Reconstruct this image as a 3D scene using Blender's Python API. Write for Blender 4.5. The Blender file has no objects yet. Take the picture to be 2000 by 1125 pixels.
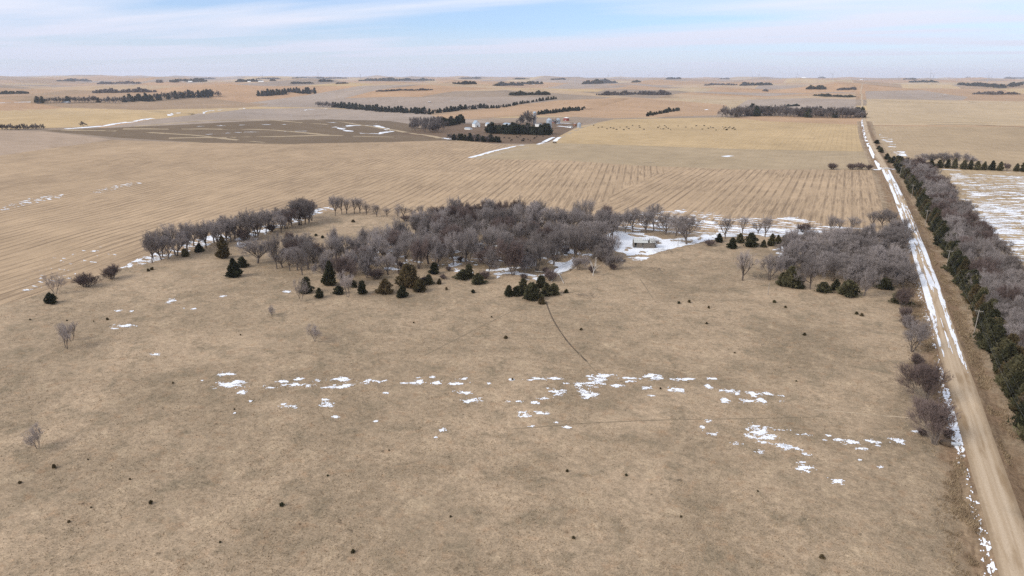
import bpy, bmesh, math, random
import numpy as np
from mathutils import Vector, Matrix
from mathutils.geometry import delaunay_2d_cdt
R = math.radians
rnd = random.Random(7)
nrg = np.random.default_rng(11)
scene = bpy.context.scene
col = scene.collection

# ------------------------------------------------------------------ camera
CAM = np.array([0.0, 0.0, 85.0])
YAW, PITCH, ROLL, FPX = 25.3, 17.2, 0.15, 1333.33
cy_, sy_ = math.cos(R(YAW)), math.sin(R(YAW))
cp_, sp_ = math.cos(R(PITCH)), math.sin(R(PITCH))
FWD = np.array([-sy_ * cp_, cy_ * cp_, -sp_])
RIGHT0 = np.array([cy_, sy_, 0.0])
UP0 = np.cross(RIGHT0, FWD)
cr_, sr_ = math.cos(R(ROLL)), math.sin(R(ROLL))
RIGHT = RIGHT0 * cr_ + UP0 * sr_
UP = UP0 * cr_ - RIGHT0 * sr_
cam_d = bpy.data.cameras.new('camera')
cam_d.sensor_width = 36.0
cam_d.lens = 24.0
cam_d.clip_start = 1.0
cam_d.clip_end = 90000.0
cam = bpy.data.objects.new('camera', cam_d)
col.objects.link(cam)
cam.matrix_world = Matrix(((RIGHT[0], UP[0], -FWD[0], CAM[0]), (RIGHT[1], UP[1], -FWD[1], CAM[1]),
                           (RIGHT[2], UP[2], -FWD[2], CAM[2]), (0, 0, 0, 1)))
scene.camera = cam

# ------------------------------------------------------------------ sky and light
SKYX, SKYY = 1.7, 4.4
SUN_EL, SUN_AZ = 36.0, 215.0          # azimuth measured clockwise from +Y (north)
world = bpy.data.worlds.new('World')
scene.world = world
world.use_nodes = True
wn, wl = world.node_tree.nodes, world.node_tree.links
wn.clear()
wout = wn.new('ShaderNodeOutputWorld')
wbg = wn.new('ShaderNodeBackground')
wbg.inputs['Strength'].default_value = 0.1
sky = wn.new('ShaderNodeTexSky')
sky.sky_type = 'NISHITA'
sky.sun_disc = False
sky.sun_elevation = R(SUN_EL)
sky.sun_rotation = R(SUN_AZ)
sky.altitude = 600
sky.air_density = 1.0
sky.dust_density = 0.6
sky.ozone_density = 2.0
tc = wn.new('ShaderNodeTexCoord')
sep = wn.new('ShaderNodeSeparateXYZ')
wl.new(tc.outputs['Generated'], sep.inputs[0])


def wmath(op, a, b=None):
    n = wn.new('ShaderNodeMath')
    n.operation = op
    for i, v in enumerate((a, b)):
        if v is None:
            continue
        if isinstance(v, (int, float)):
            n.inputs[i].default_value = v
        else:
            wl.new(v, n.inputs[i])
    return n.outputs[0]


# thin high cloud: direction projected on a flat layer overhead
zz = wmath('ADD', wmath('MAXIMUM', sep.outputs['Z'], 0.0), 0.035)
comb = wn.new('ShaderNodeCombineXYZ')
wl.new(wmath('DIVIDE', sep.outputs['X'], zz), comb.inputs[0])
wl.new(wmath('DIVIDE', sep.outputs['Y'], zz), comb.inputs[1])
mp = wn.new('ShaderNodeMapping')
mp.inputs['Rotation'].default_value = (0, 0, R(-8))
mp.inputs['Scale'].default_value = (0.13, 0.36, 1)
mp.inputs['Location'].default_value = (SKYX, SKYY, 0)
wl.new(comb.outputs[0], mp.inputs[0])
cn = wn.new('ShaderNodeTexNoise')
cn.inputs['Scale'].default_value = 1.0
cn.inputs['Detail'].default_value = 7
cn.inputs['Roughness'].default_value = 0.52
cn.inputs['Distortion'].default_value = 0.35
wl.new(mp.outputs[0], cn.inputs[0])
cr = wn.new('ShaderNodeMapRange')
cr.inputs['From Min'].default_value = 0.36
cr.inputs['From Max'].default_value = 0.56
cr.inputs['To Min'].default_value = 0.22
cr.inputs['To Max'].default_value = 0.97
wl.new(cn.outputs['Fac'], cr.inputs['Value'])
# more veil towards the horizon
vz = wn.new('ShaderNodeMapRange')
vz.inputs['From Min'].default_value = 0.0
vz.inputs['From Max'].default_value = 0.085
vz.inputs['To Min'].default_value = 0.97
vz.inputs['To Max'].default_value = 0.0
wl.new(sep.outputs['Z'], vz.inputs['Value'])
cmask = wmath('MAXIMUM', cr.outputs[0], vz.outputs[0])
# veil colour: greyer lavender low, whiter higher up
vc = wn.new('ShaderNodeValToRGB')
vc.color_ramp.elements[0].position = 0.0
vc.color_ramp.elements[0].color = (5.9, 6.4, 7.7, 1)
vc.color_ramp.elements[1].position = 0.13
vc.color_ramp.elements[1].color = (8.3, 8.7, 9.6, 1)
e = vc.color_ramp.elements.new(0.05)
e.color = (6.9, 7.2, 8.6, 1)
wl.new(sep.outputs['Z'], vc.inputs[0])
mix = wn.new('ShaderNodeMixRGB')
wl.new(cmask, mix.inputs[0])
skb = wn.new('ShaderNodeMixRGB')
skb.blend_type = 'MULTIPLY'
skb.inputs[0].default_value = 1.0
skb.inputs[2].default_value = (0.85, 1.06, 1.45, 1)
wl.new(sky.outputs[0], skb.inputs[1])
wl.new(skb.outputs[0], mix.inputs[1])
wl.new(vc.outputs[0], mix.inputs[2])
wl.new(mix.outputs[0], wbg.inputs['Color'])
wl.new(wbg.outputs[0], wout.inputs['Surface'])

sun_d = bpy.data.lights.new('sun', 'SUN')
sun_d.energy = 2.6
sun_d.angle = R(26)
sun_d.color = (1.0, 0.95, 0.88)
sun = bpy.data.objects.new('sun', sun_d)
col.objects.link(sun)
sdir = Vector((math.sin(R(SUN_AZ)) * math.cos(R(SUN_EL)), math.cos(R(SUN_AZ)) * math.cos(R(SUN_EL)), math.sin(R(SUN_EL))))
sun.rotation_euler = sdir.to_track_quat('Z', 'Y').to_euler()
sun.location = (0, 0, 300)

scene.view_settings.view_transform = 'Standard'
scene.view_settings.look = 'None'
scene.view_settings.gamma = 1
scene.view_settings.use_curve_mapping = False
scene.view_settings.exposure = 0.18
scene.cycles.use_denoising = False
scene.cycles.max_bounces = 6
scene.cycles.volume_bounces = 1
scene.cycles.transparent_max_bounces = 8


# ------------------------------------------------------------------ materials
def mat(name, color=(0.5, 0.5, 0.5), rough=0.85, var=0.0, scale=1.0, metal=0.0, spec=0.2):
    """plain procedural material with a little noise in its colour"""
    m = bpy.data.materials.new(name)
    m.use_nodes = True
    nt = m.node_tree
    b = nt.nodes['Principled BSDF']
    b.inputs['Roughness'].default_value = rough
    b.inputs['Metallic'].default_value = metal
    b.inputs['Specular IOR Level'].default_value = spec
    if var > 0:
        t = nt.nodes.new('ShaderNodeTexCoord')
        n = nt.nodes.new('ShaderNodeTexNoise')
        n.inputs['Scale'].default_value = scale
        n.inputs['Detail'].default_value = 4
        nt.links.new(t.outputs['Object'], n.inputs[0])
        r = nt.nodes.new('ShaderNodeValToRGB')
        r.color_ramp.elements[0].position = 0.3
        r.color_ramp.elements[1].position = 0.7
        r.color_ramp.elements[0].color = tuple(c * (1 - var) for c in color) + (1,)
        r.color_ramp.elements[1].color = tuple(min(1, c * (1 + var)) for c in color) + (1,)
        nt.links.new(n.outputs['Fac'], r.inputs[0])
        nt.links.new(r.outputs[0], b.inputs['Base Color'])
    else:
        b.inputs['Base Color'].default_value = tuple(color) + (1,)
    return m


def tree_mat(name, c0, c1, scale=0.6):
    """bark / twig / foliage colour, varied inside the crown and from tree to tree"""
    m = mat(name, c0, 0.9, spec=0.1)
    nt = m.node_tree
    b = nt.nodes['Principled BSDF']
    t = nt.nodes.new('ShaderNodeTexCoord')
    n = nt.nodes.new('ShaderNodeTexNoise')
    n.inputs['Scale'].default_value = scale
    n.inputs['Detail'].default_value = 3
    nt.links.new(t.outputs['Object'], n.inputs[0])
    o = nt.nodes.new('ShaderNodeObjectInfo')
    a = nt.nodes.new('ShaderNodeMath')
    a.operation = 'MULTIPLY_ADD'
    a.inputs[1].default_value = 0.5
    a.inputs[2].default_value = -0.25
    nt.links.new(o.outputs['Random'], a.inputs[0])
    s = nt.nodes.new('ShaderNodeMath')
    s.operation = 'ADD'
    nt.links.new(n.outputs['Fac'], s.inputs[0])
    nt.links.new(a.outputs[0], s.inputs[1])
    r = nt.nodes.new('ShaderNodeValToRGB')
    r.color_ramp.elements[0].position = 0.25
    r.color_ramp.elements[1].position = 0.75
    r.color_ramp.elements[0].color = tuple(c0) + (1,)
    r.color_ramp.elements[1].color = tuple(c1) + (1,)
    nt.links.new(s.outputs[0], r.inputs[0])
    nt.links.new(r.outputs[0], b.inputs['Base Color'])
    return m


class NT:
    """tiny node-tree helper"""
    def __init__(s, name):
        s.m = bpy.data.materials.new(name)
        s.m.use_nodes = True
        s.t = s.m.node_tree
        s.b = s.t.nodes['Principled BSDF']
        s.b.inputs['Roughness'].default_value = 0.95
        s.b.inputs['Specular IOR Level'].default_value = 0.08

    def link(s, v, sock):
        if isinstance(v, (int, float)):
            sock.default_value = v
        elif isinstance(v, tuple):
            sock.default_value = v if len(v) == len(sock.default_value) else v + (1,)
        else:
            s.t.links.new(v, sock)

    def attr(s, name, out='Vector'):
        n = s.t.nodes.new('ShaderNodeAttribute')
        n.attribute_name = name
        return n.outputs[out]

    def pos(s):
        return s.t.nodes.new('ShaderNodeNewGeometry').outputs['Position']

    def scale(s, vec, sc):
        n = s.t.nodes.new('ShaderNodeMapping')
        s.link(vec, n.inputs[0])
        n.inputs['Scale'].default_value = sc
        return n.outputs[0]

    def noise(s, vec, sc=1.0, det=4, rough=0.55, dist=0.0):
        n = s.t.nodes.new('ShaderNodeTexNoise')
        s.link(vec, n.inputs[0])
        n.inputs['Scale'].default_value = sc
        n.inputs['Detail'].default_value = det
        n.inputs['Roughness'].default_value = rough
        n.inputs['Distortion'].default_value = dist
        return n.outputs['Fac']

    def rng(s, v, a, b, c=0.0, d=1.0):
        n = s.t.nodes.new('ShaderNodeMapRange')
        s.link(v, n.inputs['Value'])
        for k, x in zip(('From Min', 'From Max', 'To Min', 'To Max'), (a, b, c, d)):
            n.inputs[k].default_value = x
        return n.outputs[0]

    def math(s, op, a, b):
        n = s.t.nodes.new('ShaderNodeMath')
        n.operation = op
        s.link(a, n.inputs[0])
        s.link(b, n.inputs[1])
        return n.outputs[0]

    def mix(s, f, a, b, mode='MIX'):
        n = s.t.nodes.new('ShaderNodeMixRGB')
        n.blend_type = mode
        s.link(f, n.inputs[0])
        s.link(a, n.inputs[1])
        s.link(b, n.inputs[2])
        return n.outputs[0]

    def done(s, color, height=None, bump=0.4, dist=0.3):
        s.link(color, s.b.inputs['Base Color'])
        if height is not None:
            n = s.t.nodes.new('ShaderNodeBump')
            n.inputs['Strength'].default_value = bump
            n.inputs['Distance'].default_value = dist
            s.link(height, n.inputs['Height'])
            s.t.links.new(n.outputs[0], s.b.inputs['Normal'])
        return s.m


def make_field_material():
    k = NT('field')
    c = k.attr('fcol', 'Color')
    rows = k.attr('rowamt', 'Fac')
    rc = k.attr('rc')
    p = k.pos()
    big = k.rng(k.noise(p, 0.006, 5), 0.3, 0.7, 0.88, 1.1)
    mid = k.rng(k.noise(p, 0.05, 4), 0.3, 0.7, 0.90, 1.1)
    streak = k.noise(k.scale(rc, (0.16, 0.003, 1)), 1.0, 5, 0.6)
    streak2 = k.noise(k.scale(rc, (0.75, 0.03, 1)), 1.0, 5, 0.7)
    gate = k.rng(k.noise(p, 0.014, 5), 0.36, 0.60, 0.15, 1.0)
    s1 = k.math('MULTIPLY', k.rng(streak, 0.48, 0.66), 0.25)
    s2 = k.math('MULTIPLY', k.math('MULTIPLY', k.rng(streak2, 0.47, 0.57), gate), 1.0)
    sx_ = k.t.nodes.new('ShaderNodeSeparateXYZ')
    k.link(rc, sx_.inputs[0])
    band = k.rng(k.math('SINE', k.math('ADD', k.math('MULTIPLY', sx_.outputs[0], math.tau / 6.0), k.math('MULTIPLY', streak, 1.5)), 0.0), 0.35, 0.95)
    band = k.math('MULTIPLY', band, k.rng(k.noise(k.scale(rc, (0.05, 0.02, 1)), 1.0, 4, 0.7), 0.38, 0.58, 0.16, 0.75))
    s2 = k.math('MULTIPLY', s2, 0.6)
    dark = k.math('MULTIPLY', k.math('MAXIMUM', k.math('MAXIMUM', s1, s2), band), rows)
    f = k.math('MULTIPLY', big, mid)
    grain = k.rng(k.noise(p, 1.1, 4, 0.7), 0.25, 0.75, 0.82, 1.18)
    f = k.math('MULTIPLY', f, grain)
    n = k.t.nodes.new('ShaderNodeVectorMath')
    n.operation = 'SCALE'
    k.link(c, n.inputs[0])
    k.link(f, n.inputs['Scale'])
    cc = k.mix(dark, n.outputs[0], (0.155, 0.108, 0.072))
    return k.done(cc)


def pasture_color(k):
    p = k.pos()
    wp = k.scale(p, (1, 1, 0.2))
    a = k.noise(wp, 0.024, 6, 0.62, 0.6)
    b = k.noise(wp, 0.12, 6, 0.68, 0.5)
    c = k.noise(wp, 0.6, 6, 0.75)
    d = k.noise(wp, 2.6, 3, 0.7)
    base = k.mix(k.rng(a, 0.36, 0.64), (0.250, 0.187, 0.123), (0.388, 0.287, 0.191))
    base = k.mix(k.rng(b, 0.50, 0.68, 0, 0.75), base, (0.185, 0.147, 0.097))
    base = k.mix(k.rng(b, 0.46, 0.30, 0, 0.6), base, (0.44, 0.335, 0.22))
    r = k.noise(wp, 0.27, 5, 0.65)
    base = k.mix(k.rng(r, 0.54, 0.72, 0, 0.5), base, (0.310, 0.190, 0.108))
    g = k.rng(c, 0.28, 0.72, 0.66, 1.34)
    g2 = k.rng(d, 0.28, 0.72, 0.72, 1.28)
    spot = k.rng(k.noise(wp, 0.5, 4, 0.6), 0.64, 0.72, 1.0, 0.5)
    f = k.math('MULTIPLY', k.math('MULTIPLY', g, g2), spot)
    n = k.t.nodes.new('ShaderNodeVectorMath')
    n.operation = 'SCALE'
    k.link(base, n.inputs[0])
    k.link(f, n.inputs['Scale'])
    return n.outputs[0], k.math('ADD', c, k.math('MULTIPLY', b, 2.0))


def make_pasture_material():
    k = NT('pasture')
    c, h = pasture_color(k)
    return k.done(c, h, 0.7, 0.35)


def make_road_material():
    k = NT('gravel_road')
    rc = k.attr('rc')
    st = k.noise(k.scale(rc, (1.1, 0.02, 1)), 1.0, 4, 0.6)
    wet = k.noise(k.scale(rc, (0.25, 0.035, 1)), 1.0, 4, 0.6)
    fine = k.noise(k.scale(rc, (3, 1.5, 1)), 1.0, 4, 0.7)
    base = k.mix(k.rng(st, 0.35, 0.65), (0.41, 0.305, 0.20), (0.51, 0.40, 0.285))
    base = k.mix(k.rng(wet, 0.52, 0.66, 0, 0.85), base, (0.25, 0.165, 0.09))
    sx_ = k.t.nodes.new('ShaderNodeSeparateXYZ')
    k.link(rc, sx_.inputs[0])
    au = k.t.nodes.new('ShaderNodeMath')
    au.operation = 'ABSOLUTE'
    wob = k.math('MULTIPLY', k.math('SUBTRACT', k.noise(k.scale(rc, (0.0, 0.03, 1)), 1.0, 3), 0.5), 1.2)
    k.link(k.math('ADD', sx_.outputs[0], wob), au.inputs[0])
    rut = k.math('MULTIPLY', k.rng(au.outputs[0], 0.55, 0.9), k.rng(au.outputs[0], 1.7, 1.3))
    base = k.mix(k.math('MULTIPLY', rut, 0.45), base, (0.57, 0.455, 0.33))
    edge_ = k.rng(k.math('ADD', au.outputs[0], k.math('MULTIPLY', k.noise(rc, 0.8, 4), 1.2)), 3.0, 3.7)
    base = k.mix(k.math('MULTIPLY', edge_, 0.7), base, (0.26, 0.185, 0.115))
    base = k.mix(k.rng(fine, 0.3, 0.7, 0.0, 0.4), base, (0.27, 0.195, 0.125))
    return k.done(base, fine, 0.2, 0.05)


def make_ditch_material():
    k = NT('ditch_grass')
    p = k.pos()
    rc = k.attr('rc')
    a = k.noise(p, 0.05, 5, 0.6)
    b = k.noise(k.scale(rc, (0.9, 0.1, 1)), 1.0, 5, 0.65)
    c = k.noise(p, 0.9, 5, 0.7)
    base = k.mix(k.rng(b, 0.35, 0.65), (0.165, 0.110, 0.068), (0.300, 0.215, 0.135))
    base = k.mix(k.rng(a, 0.42, 0.62, 0, 0.6), base, (0.225, 0.140, 0.085))
    n = k.t.nodes.new('ShaderNodeVectorMath')
    n.operation = 'SCALE'
    k.link(base, n.inputs[0])
    k.link(k.rng(c, 0.25, 0.75, 0.6, 1.35), n.inputs['Scale'])
    pc, _ = pasture_color(k)
    sep = k.t.nodes.new('ShaderNodeSeparateXYZ')
    k.link(rc, sep.inputs[0])
    au = k.t.nodes.new('ShaderNodeMath')
    au.operation = 'ABSOLUTE'
    k.link(sep.outputs[0], au.inputs[0])
    edge = k.math('ADD', au.outputs[0], k.math('MULTIPLY', k.math('SUBTRACT', k.noise(p, 0.16, 5, 0.65), 0.5), 16.0))
    return k.done(k.mix(k.rng(edge, 7.0, 10.5), n.outputs[0], pc), c, 0.8, 0.35)


def make_snow_material():
    k = NT('snow')
    p = k.pos()
    n = k.noise(p, 0.8, 4)
    k.b.inputs['Roughness'].default_value = 0.6
    c = k.mix(k.rng(n, 0.35, 0.7), (0.84, 0.86, 0.90), (0.72, 0.73, 0.76))
    c = k.mix(k.rng(k.noise(p, 2.2, 4, 0.7), 0.56, 0.68, 0, 0.75), c, (0.42, 0.34, 0.24))
    return k.done(c, n, 0.3, 0.1)


M_field, M_pasture, M_road, M_ditch, M_snow = (make_field_material(), make_pasture_material(), make_road_material(),
                                               make_ditch_material(), make_snow_material())
M_trail = mat('bare_dirt', (0.10, 0.075, 0.052), 0.95, 0.3, 0.8)
M_track = mat('worn_track', (0.36, 0.285, 0.20), 0.95, 0.25, 0.3)


# ------------------------------------------------------------------ small helpers
def tag(o, label=None, cat=None, group=None, kind=None):
    if label:
        o['label'] = label
    if cat:
        o['category'] = cat
    if group:
        o['group'] = group
    if kind:
        o['kind'] = kind
    return o


def mesh_np(name, V, F, m=None):
    """V (n,3) array, F (k,3|4) array -> mesh data"""
    V = np.ascontiguousarray(V, dtype=np.float32)
    F = np.ascontiguousarray(F, dtype=np.int32)
    me = bpy.data.meshes.new(name)
    me.vertices.add(len(V))
    me.vertices.foreach_set('co', V.ravel())
    k = F.shape[1]
    me.loops.add(F.size)
    me.loops.foreach_set('vertex_index', F.ravel())
    me.polygons.add(len(F))
    me.polygons.foreach_set('loop_start', np.arange(0, F.size, k, dtype=np.int32))
    me.polygons.foreach_set('loop_total', np.full(len(F), k, dtype=np.int32))
    if m:
        me.materials.append(m)
    me.update(calc_edges=True)
    return me


def obj(name, me, parent=None, loc=None):
    o = bpy.data.objects.new(name, me)
    col.objects.link(o)
    if parent:
        o.parent = parent
    if loc is not None:
        o.location = loc
    return o


def empty(name, loc=(0, 0, 0), rz=0.0, s=1.0):
    o = bpy.data.objects.new(name, None)
    col.objects.link(o)
    o.location = loc
    o.rotation_euler = (0, 0, rz)
    o.scale = (s, s, s) if isinstance(s, (int, float)) else s
    return o


# ------------------------------------------------------------------ terrain height
SIN = []
_r = random.Random(3)
for wl_ in (520, 700, 930, 1250, 1700, 2300, 3100):
    for _ in range(2):
        a = _r.uniform(0, math.tau)
        SIN.append((math.cos(a) * math.tau / wl_, math.sin(a) * math.tau / wl_, _r.uniform(0, math.tau), (wl_ / 1500) ** 0.7))
SMALL = []
for wl_ in (60, 85, 130, 190):
    a = _r.uniform(0, math.tau)
    SMALL.append((math.cos(a) * math.tau / wl_, math.sin(a) * math.tau / wl_, _r.uniform(0, math.tau), wl_ / 600))


def sstep(x, a, b):
    t = np.clip((x - a) / (b - a), 0, 1)
    return t * t * (3 - 2 * t)


ROADX = [(-400, 30.0), (0, 30.0), (5000, 30.0)]        # refined below, once pixels can be projected


def road_x(y):
    return np.interp(y, [p[0] for p in ROADX], [p[1] for p in ROADX])


def height(x, y, ditch=True):
    x = np.asarray(x, float)
    y = np.asarray(y, float)
    d = np.hypot(x, y)
    big = sum(a * np.sin(kx * x + ky * y + ph) for kx, ky, ph, a in SIN)
    z = big * (4.0 * sstep(d, 420, 2200) + 5.5 * sstep(d, 1800, 6000))
    z = z + sum(a * np.sin(kx * x + ky * y + ph) for kx, ky, ph, a in SMALL) * (0.7 + 0.3 * sstep(d, 100, 500))
    z = z + 34 * sstep(d, 6500, 17000)
    if ditch:
        u = np.abs(x - road_x(y))
        fade = 1 - sstep(y, 900, 1500)
        z = z * (1 - 0.0 * fade)
        prof = np.interp(u, [0, 2.9, 3.5, 6.2, 8.0, 12.5], [0.45, 0.36, 0.25, -0.75, -0.75, 0.0])
        z = z + prof * fade
    return z


def rays(px, py):
    px = np.asarray(px, float)
    py = np.asarray(py, float)
    a = (px - 1000.0) / FPX
    b = (562.5 - py) / FPX
    D = FWD[None, :] + a[:, None] * RIGHT[None, :] + b[:, None] * UP[None, :]
    return D / np.linalg.norm(D, axis=1)[:, None]


def at(px, py, ditch=False):
    """where the ray through photograph pixel (px,py) meets the ground: x,y,z arrays or a tuple"""
    one = np.isscalar(px)
    D = rays(np.atleast_1d(px), np.atleast_1d(py))
    n = len(D)
    lo = np.full(n, 50.0)
    hi = np.full(n, 40000.0)
    found = np.zeros(n, bool)
    t = max(60.0, float(np.min((CAM[2] - 60) / np.maximum(-D[:, 2], 6e-4))) * 0.9)
    t = min(t, 39000.0)
    while t < 40000 and not found.all():
        t2 = t * 1.02
        P = CAM + D * t2
        below = (P[:, 2] < height(P[:, 0], P[:, 1], ditch)) & ~found
        lo[below] = t
        hi[below] = t2
        found |= below
        t = t2
    for _ in range(22):
        m_ = (lo + hi) / 2
        P = CAM + D * m_[:, None]
        b_ = P[:, 2] < height(P[:, 0], P[:, 1], ditch)
        hi = np.where(b_, m_, hi)
        lo = np.where(b_, lo, m_)
    P = CAM + D * hi[:, None]
    P[:, 2] = height(P[:, 0], P[:, 1], True)
    return tuple(P[0]) if one else P


def metres(px_h, x, y, z=0.0):
    """real height of an upright thing at (x,y) that is px_h photograph pixels tall"""
    v = np.array([x, y, z]) - CAM
    dist = np.linalg.norm(v)
    depth = v @ FWD
    dep = math.asin(-v[2] / dist)
    return px_h / FPX * depth / max(0.3, math.cos(dep)) 


# the road's centre line, read off at a few heights in the picture
_rp = at(np.array([1987., 1958., 1914., 1868., 1826., 1785., 1756., 1733., 1714., 1700.]),
         np.array([1112., 1000., 862., 720., 590., 460., 385., 334., 306., 278.]))
_fit = np.polyfit(_rp[:6, 1], _rp[:6, 0], 1)
ROADX = [(-600, float(np.polyval(_fit, -600)))] + [(float(p[1]), float(p[0])) for p in _rp]
_far = at(np.array([1691., 1687., 1684., 1681.]), np.array([252., 232., 205., 180.]))
for p in _far:
    if p[1] > ROADX[-1][0] + 60:
        ROADX.append((float(p[1]), float(p[0])))
ROADX.append((ROADX[-1][0] + 6000, ROADX[-1][1] + 120))
# smooth it
_ys = np.arange(-600, ROADX[-1][0], 20.0)
_xs = np.interp(_ys, [p[0] for p in ROADX], [p[1] for p in ROADX])
_k = np.ones(15) / 15
_xs = np.convolve(np.pad(_xs, 7, mode='edge'), _k, mode='valid')
ROADX = list(zip(_ys.tolist(), _xs.tolist()))


# ------------------------------------------------------------------ numpy value noise
def vnoise(x, y, seed=0):
    xi = np.floor(x).astype(np.int64)
    yi = np.floor(y).astype(np.int64)
    fx, fy = x - xi, y - yi
    fx = fx * fx * (3 - 2 * fx)
    fy = fy * fy * (3 - 2 * fy)

    def hsh(a, b):
        h = (a * 374761393 + b * 668265263 + seed * 974634777) & 0xFFFFFFFF
        h = ((h ^ (h >> 13)) * 1274126177) & 0xFFFFFFFF
        return ((h ^ (h >> 16)) & 0xFFFF) / 65535.0
    return ((hsh(xi, yi) * (1 - fx) + hsh(xi + 1, yi) * fx) * (1 - fy)
            + (hsh(xi, yi + 1) * (1 - fx) + hsh(xi + 1, yi + 1) * fx) * fy)


def fbm(x, y, seed=0, oct=4, gain=0.55):
    s, a, t = 0, 1.0, 0
    for i in range(oct):
        s = s + a * vnoise(x * 2 ** i + 17.3 * i, y * 2 ** i - 9.1 * i, seed + i)
        t += a
        a *= gain
    return s / t


def inside(x, y, poly):
    """even-odd test, arrays x,y, poly (n,2)"""
    r = np.zeros(x.shape, bool)
    n = len(poly)
    for i in range(n):
        x1, y1 = poly[i]
        x2, y2 = poly[(i + 1) % n]
        if y1 == y2:
            continue
        c = (y1 > y) != (y2 > y)
        r ^= c & (x < (x2 - x1) * (y - y1) / (y2 - y1) + x1)
    return r


def densify(pts, n=6):
    out = []
    for i in range(len(pts)):
        a, b = np.array(pts[i], float), np.array(pts[(i + 1) % len(pts)], float)
        for k in range(n):
            out.append(a + (b - a) * k / n)
    return np.array(out)


def ground_poly(px, n=5):
    q = densify(px, n)
    return at(q[:, 0], q[:, 1])[:, :2]


# ------------------------------------------------------------------ fields (outlines read off the photograph, laid on the terrain)
STRAW, PINK, MAUVE, DARK, GOLD, PALE, GREY = ((0.425, 0.306, 0.194), (0.40, 0.262, 0.158), (0.31, 0.245, 0.195), (0.165, 0.120, 0.078),
                                             (0.455, 0.328, 0.180), (0.43, 0.325, 0.205), (0.335, 0.268, 0.215))
FIELDS = [  # name, outline in photo pixels, colour, row strength, row direction (degrees from the road)
    ('stubble_field', [(-500, 330), (-100, 318), (0, 304), (110, 288), (220, 273), (400, 279), (560, 281), (780, 277), (900, 273), (960, 281), (1020, 283), (965, 308), (1100, 313), (1240, 323), (1440, 331), (1712, 331), (1790, 470), (1400, 470), (860, 445), (560, 440), (240, 530), (0, 605), (-300, 690), (-900, 760)], STRAW, 1.0, 'curve'),
    ('grass_field', [(920, 308), (1020, 283), (1085, 276), (1240, 284), (1440, 291), (1694, 296), (1712, 331), (1440, 331), (1240, 323), (1100, 313), (960, 311)], (0.36, 0.275, 0.175), 0.15, 0),
    ('grazed_hill', [(1072, 279), (1100, 262), (1135, 246), (1200, 233), (1420, 229), (1500, 236), (1684, 243), (1694, 296), (1440, 291), (1240, 284)], GOLD, 0.35, 0),
    ('grass_field', [(1420, 229), (1684, 222), (1685, 244), (1500, 237)], PINK, 0.1, 90),
    ('terraced_field', [(80, 255), (300, 246), (480, 237), (640, 233), (760, 236), (800, 242), (850, 262), (900, 273), (780, 277), (560, 281), (400, 279), (230, 269)], DARK, 0.5, 90),
    ('harvested_field', [(200, 250), (300, 233), (480, 213), (600, 211), (760, 215), (1000, 243), (870, 242), (800, 242), (760, 236), (640, 233), (480, 237), (300, 246)], GREY, 0.3, 90),
    ('straw_field', [(-200, 228), (0, 225), (180, 219), (430, 211), (480, 213), (300, 233), (160, 248), (0, 253), (-300, 255)], GOLD, 0.2, 90),
    ('harvested_field', [(-400, 258), (0, 254), (90, 257), (220, 272), (110, 288), (0, 304), (-300, 322)], (0.39, 0.292, 0.212), 0.4, 90),
    ('cattle_lot', [(780, 262), (870, 243), (1000, 239), (1140, 240), (1100, 262), (1065, 281), (960, 280), (880, 273)], (0.155, 0.105, 0.070), 0.0, 0),
    ('straw_field', [(840, 226), (940, 214), (1090, 196), (1240, 190), (1420, 205), (1400, 225), (1200, 231), (1040, 226), (880, 232)], PINK, 0.15, 0),
    ('harvested_field', [(500, 208), (560, 196), (760, 189), (1060, 190), (1090, 195), (940, 213), (840, 214), (700, 212)], MAUVE, 0.2, 90),
    ('straw_field', [(1692, 193), (2050, 199), (2500, 210), (2500, 250), (2050, 246), (1694, 244)], PALE, 0.15, 90),
    ('grass_field', [(1697, 246), (2050, 248), (2500, 252), (2500, 352), (2050, 336), (1850, 328), (1735, 318), (1715, 290)], (0.37, 0.275, 0.172), 0.25, 0),
    ('harvested_field', [(1690, 178), (1800, 176), (1890, 190), (1880, 196), (1692, 193)], GREY, 0.5, 90),
    ('stubble_field', [(1735, 319), (1850, 329), (2050, 337), (2600, 355), (2900, 700), (2300, 1000), (2000, 860), (1860, 520)], (0.39, 0.29, 0.178), 0.5, 0),
]
PASTURE = [(-1100, 820), (-300, 690), (0, 596), (60, 580), (150, 550), (240, 524), (340, 497), (440, 464), (480, 442), (560, 424), (640, 414), (720, 419), (860, 433), (1000, 441), (1190, 443),
           (1400, 454), (1560, 452), (1778, 455), (1850, 640), (1975, 1112), (2060, 1500), (-1200, 1500)]


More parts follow.
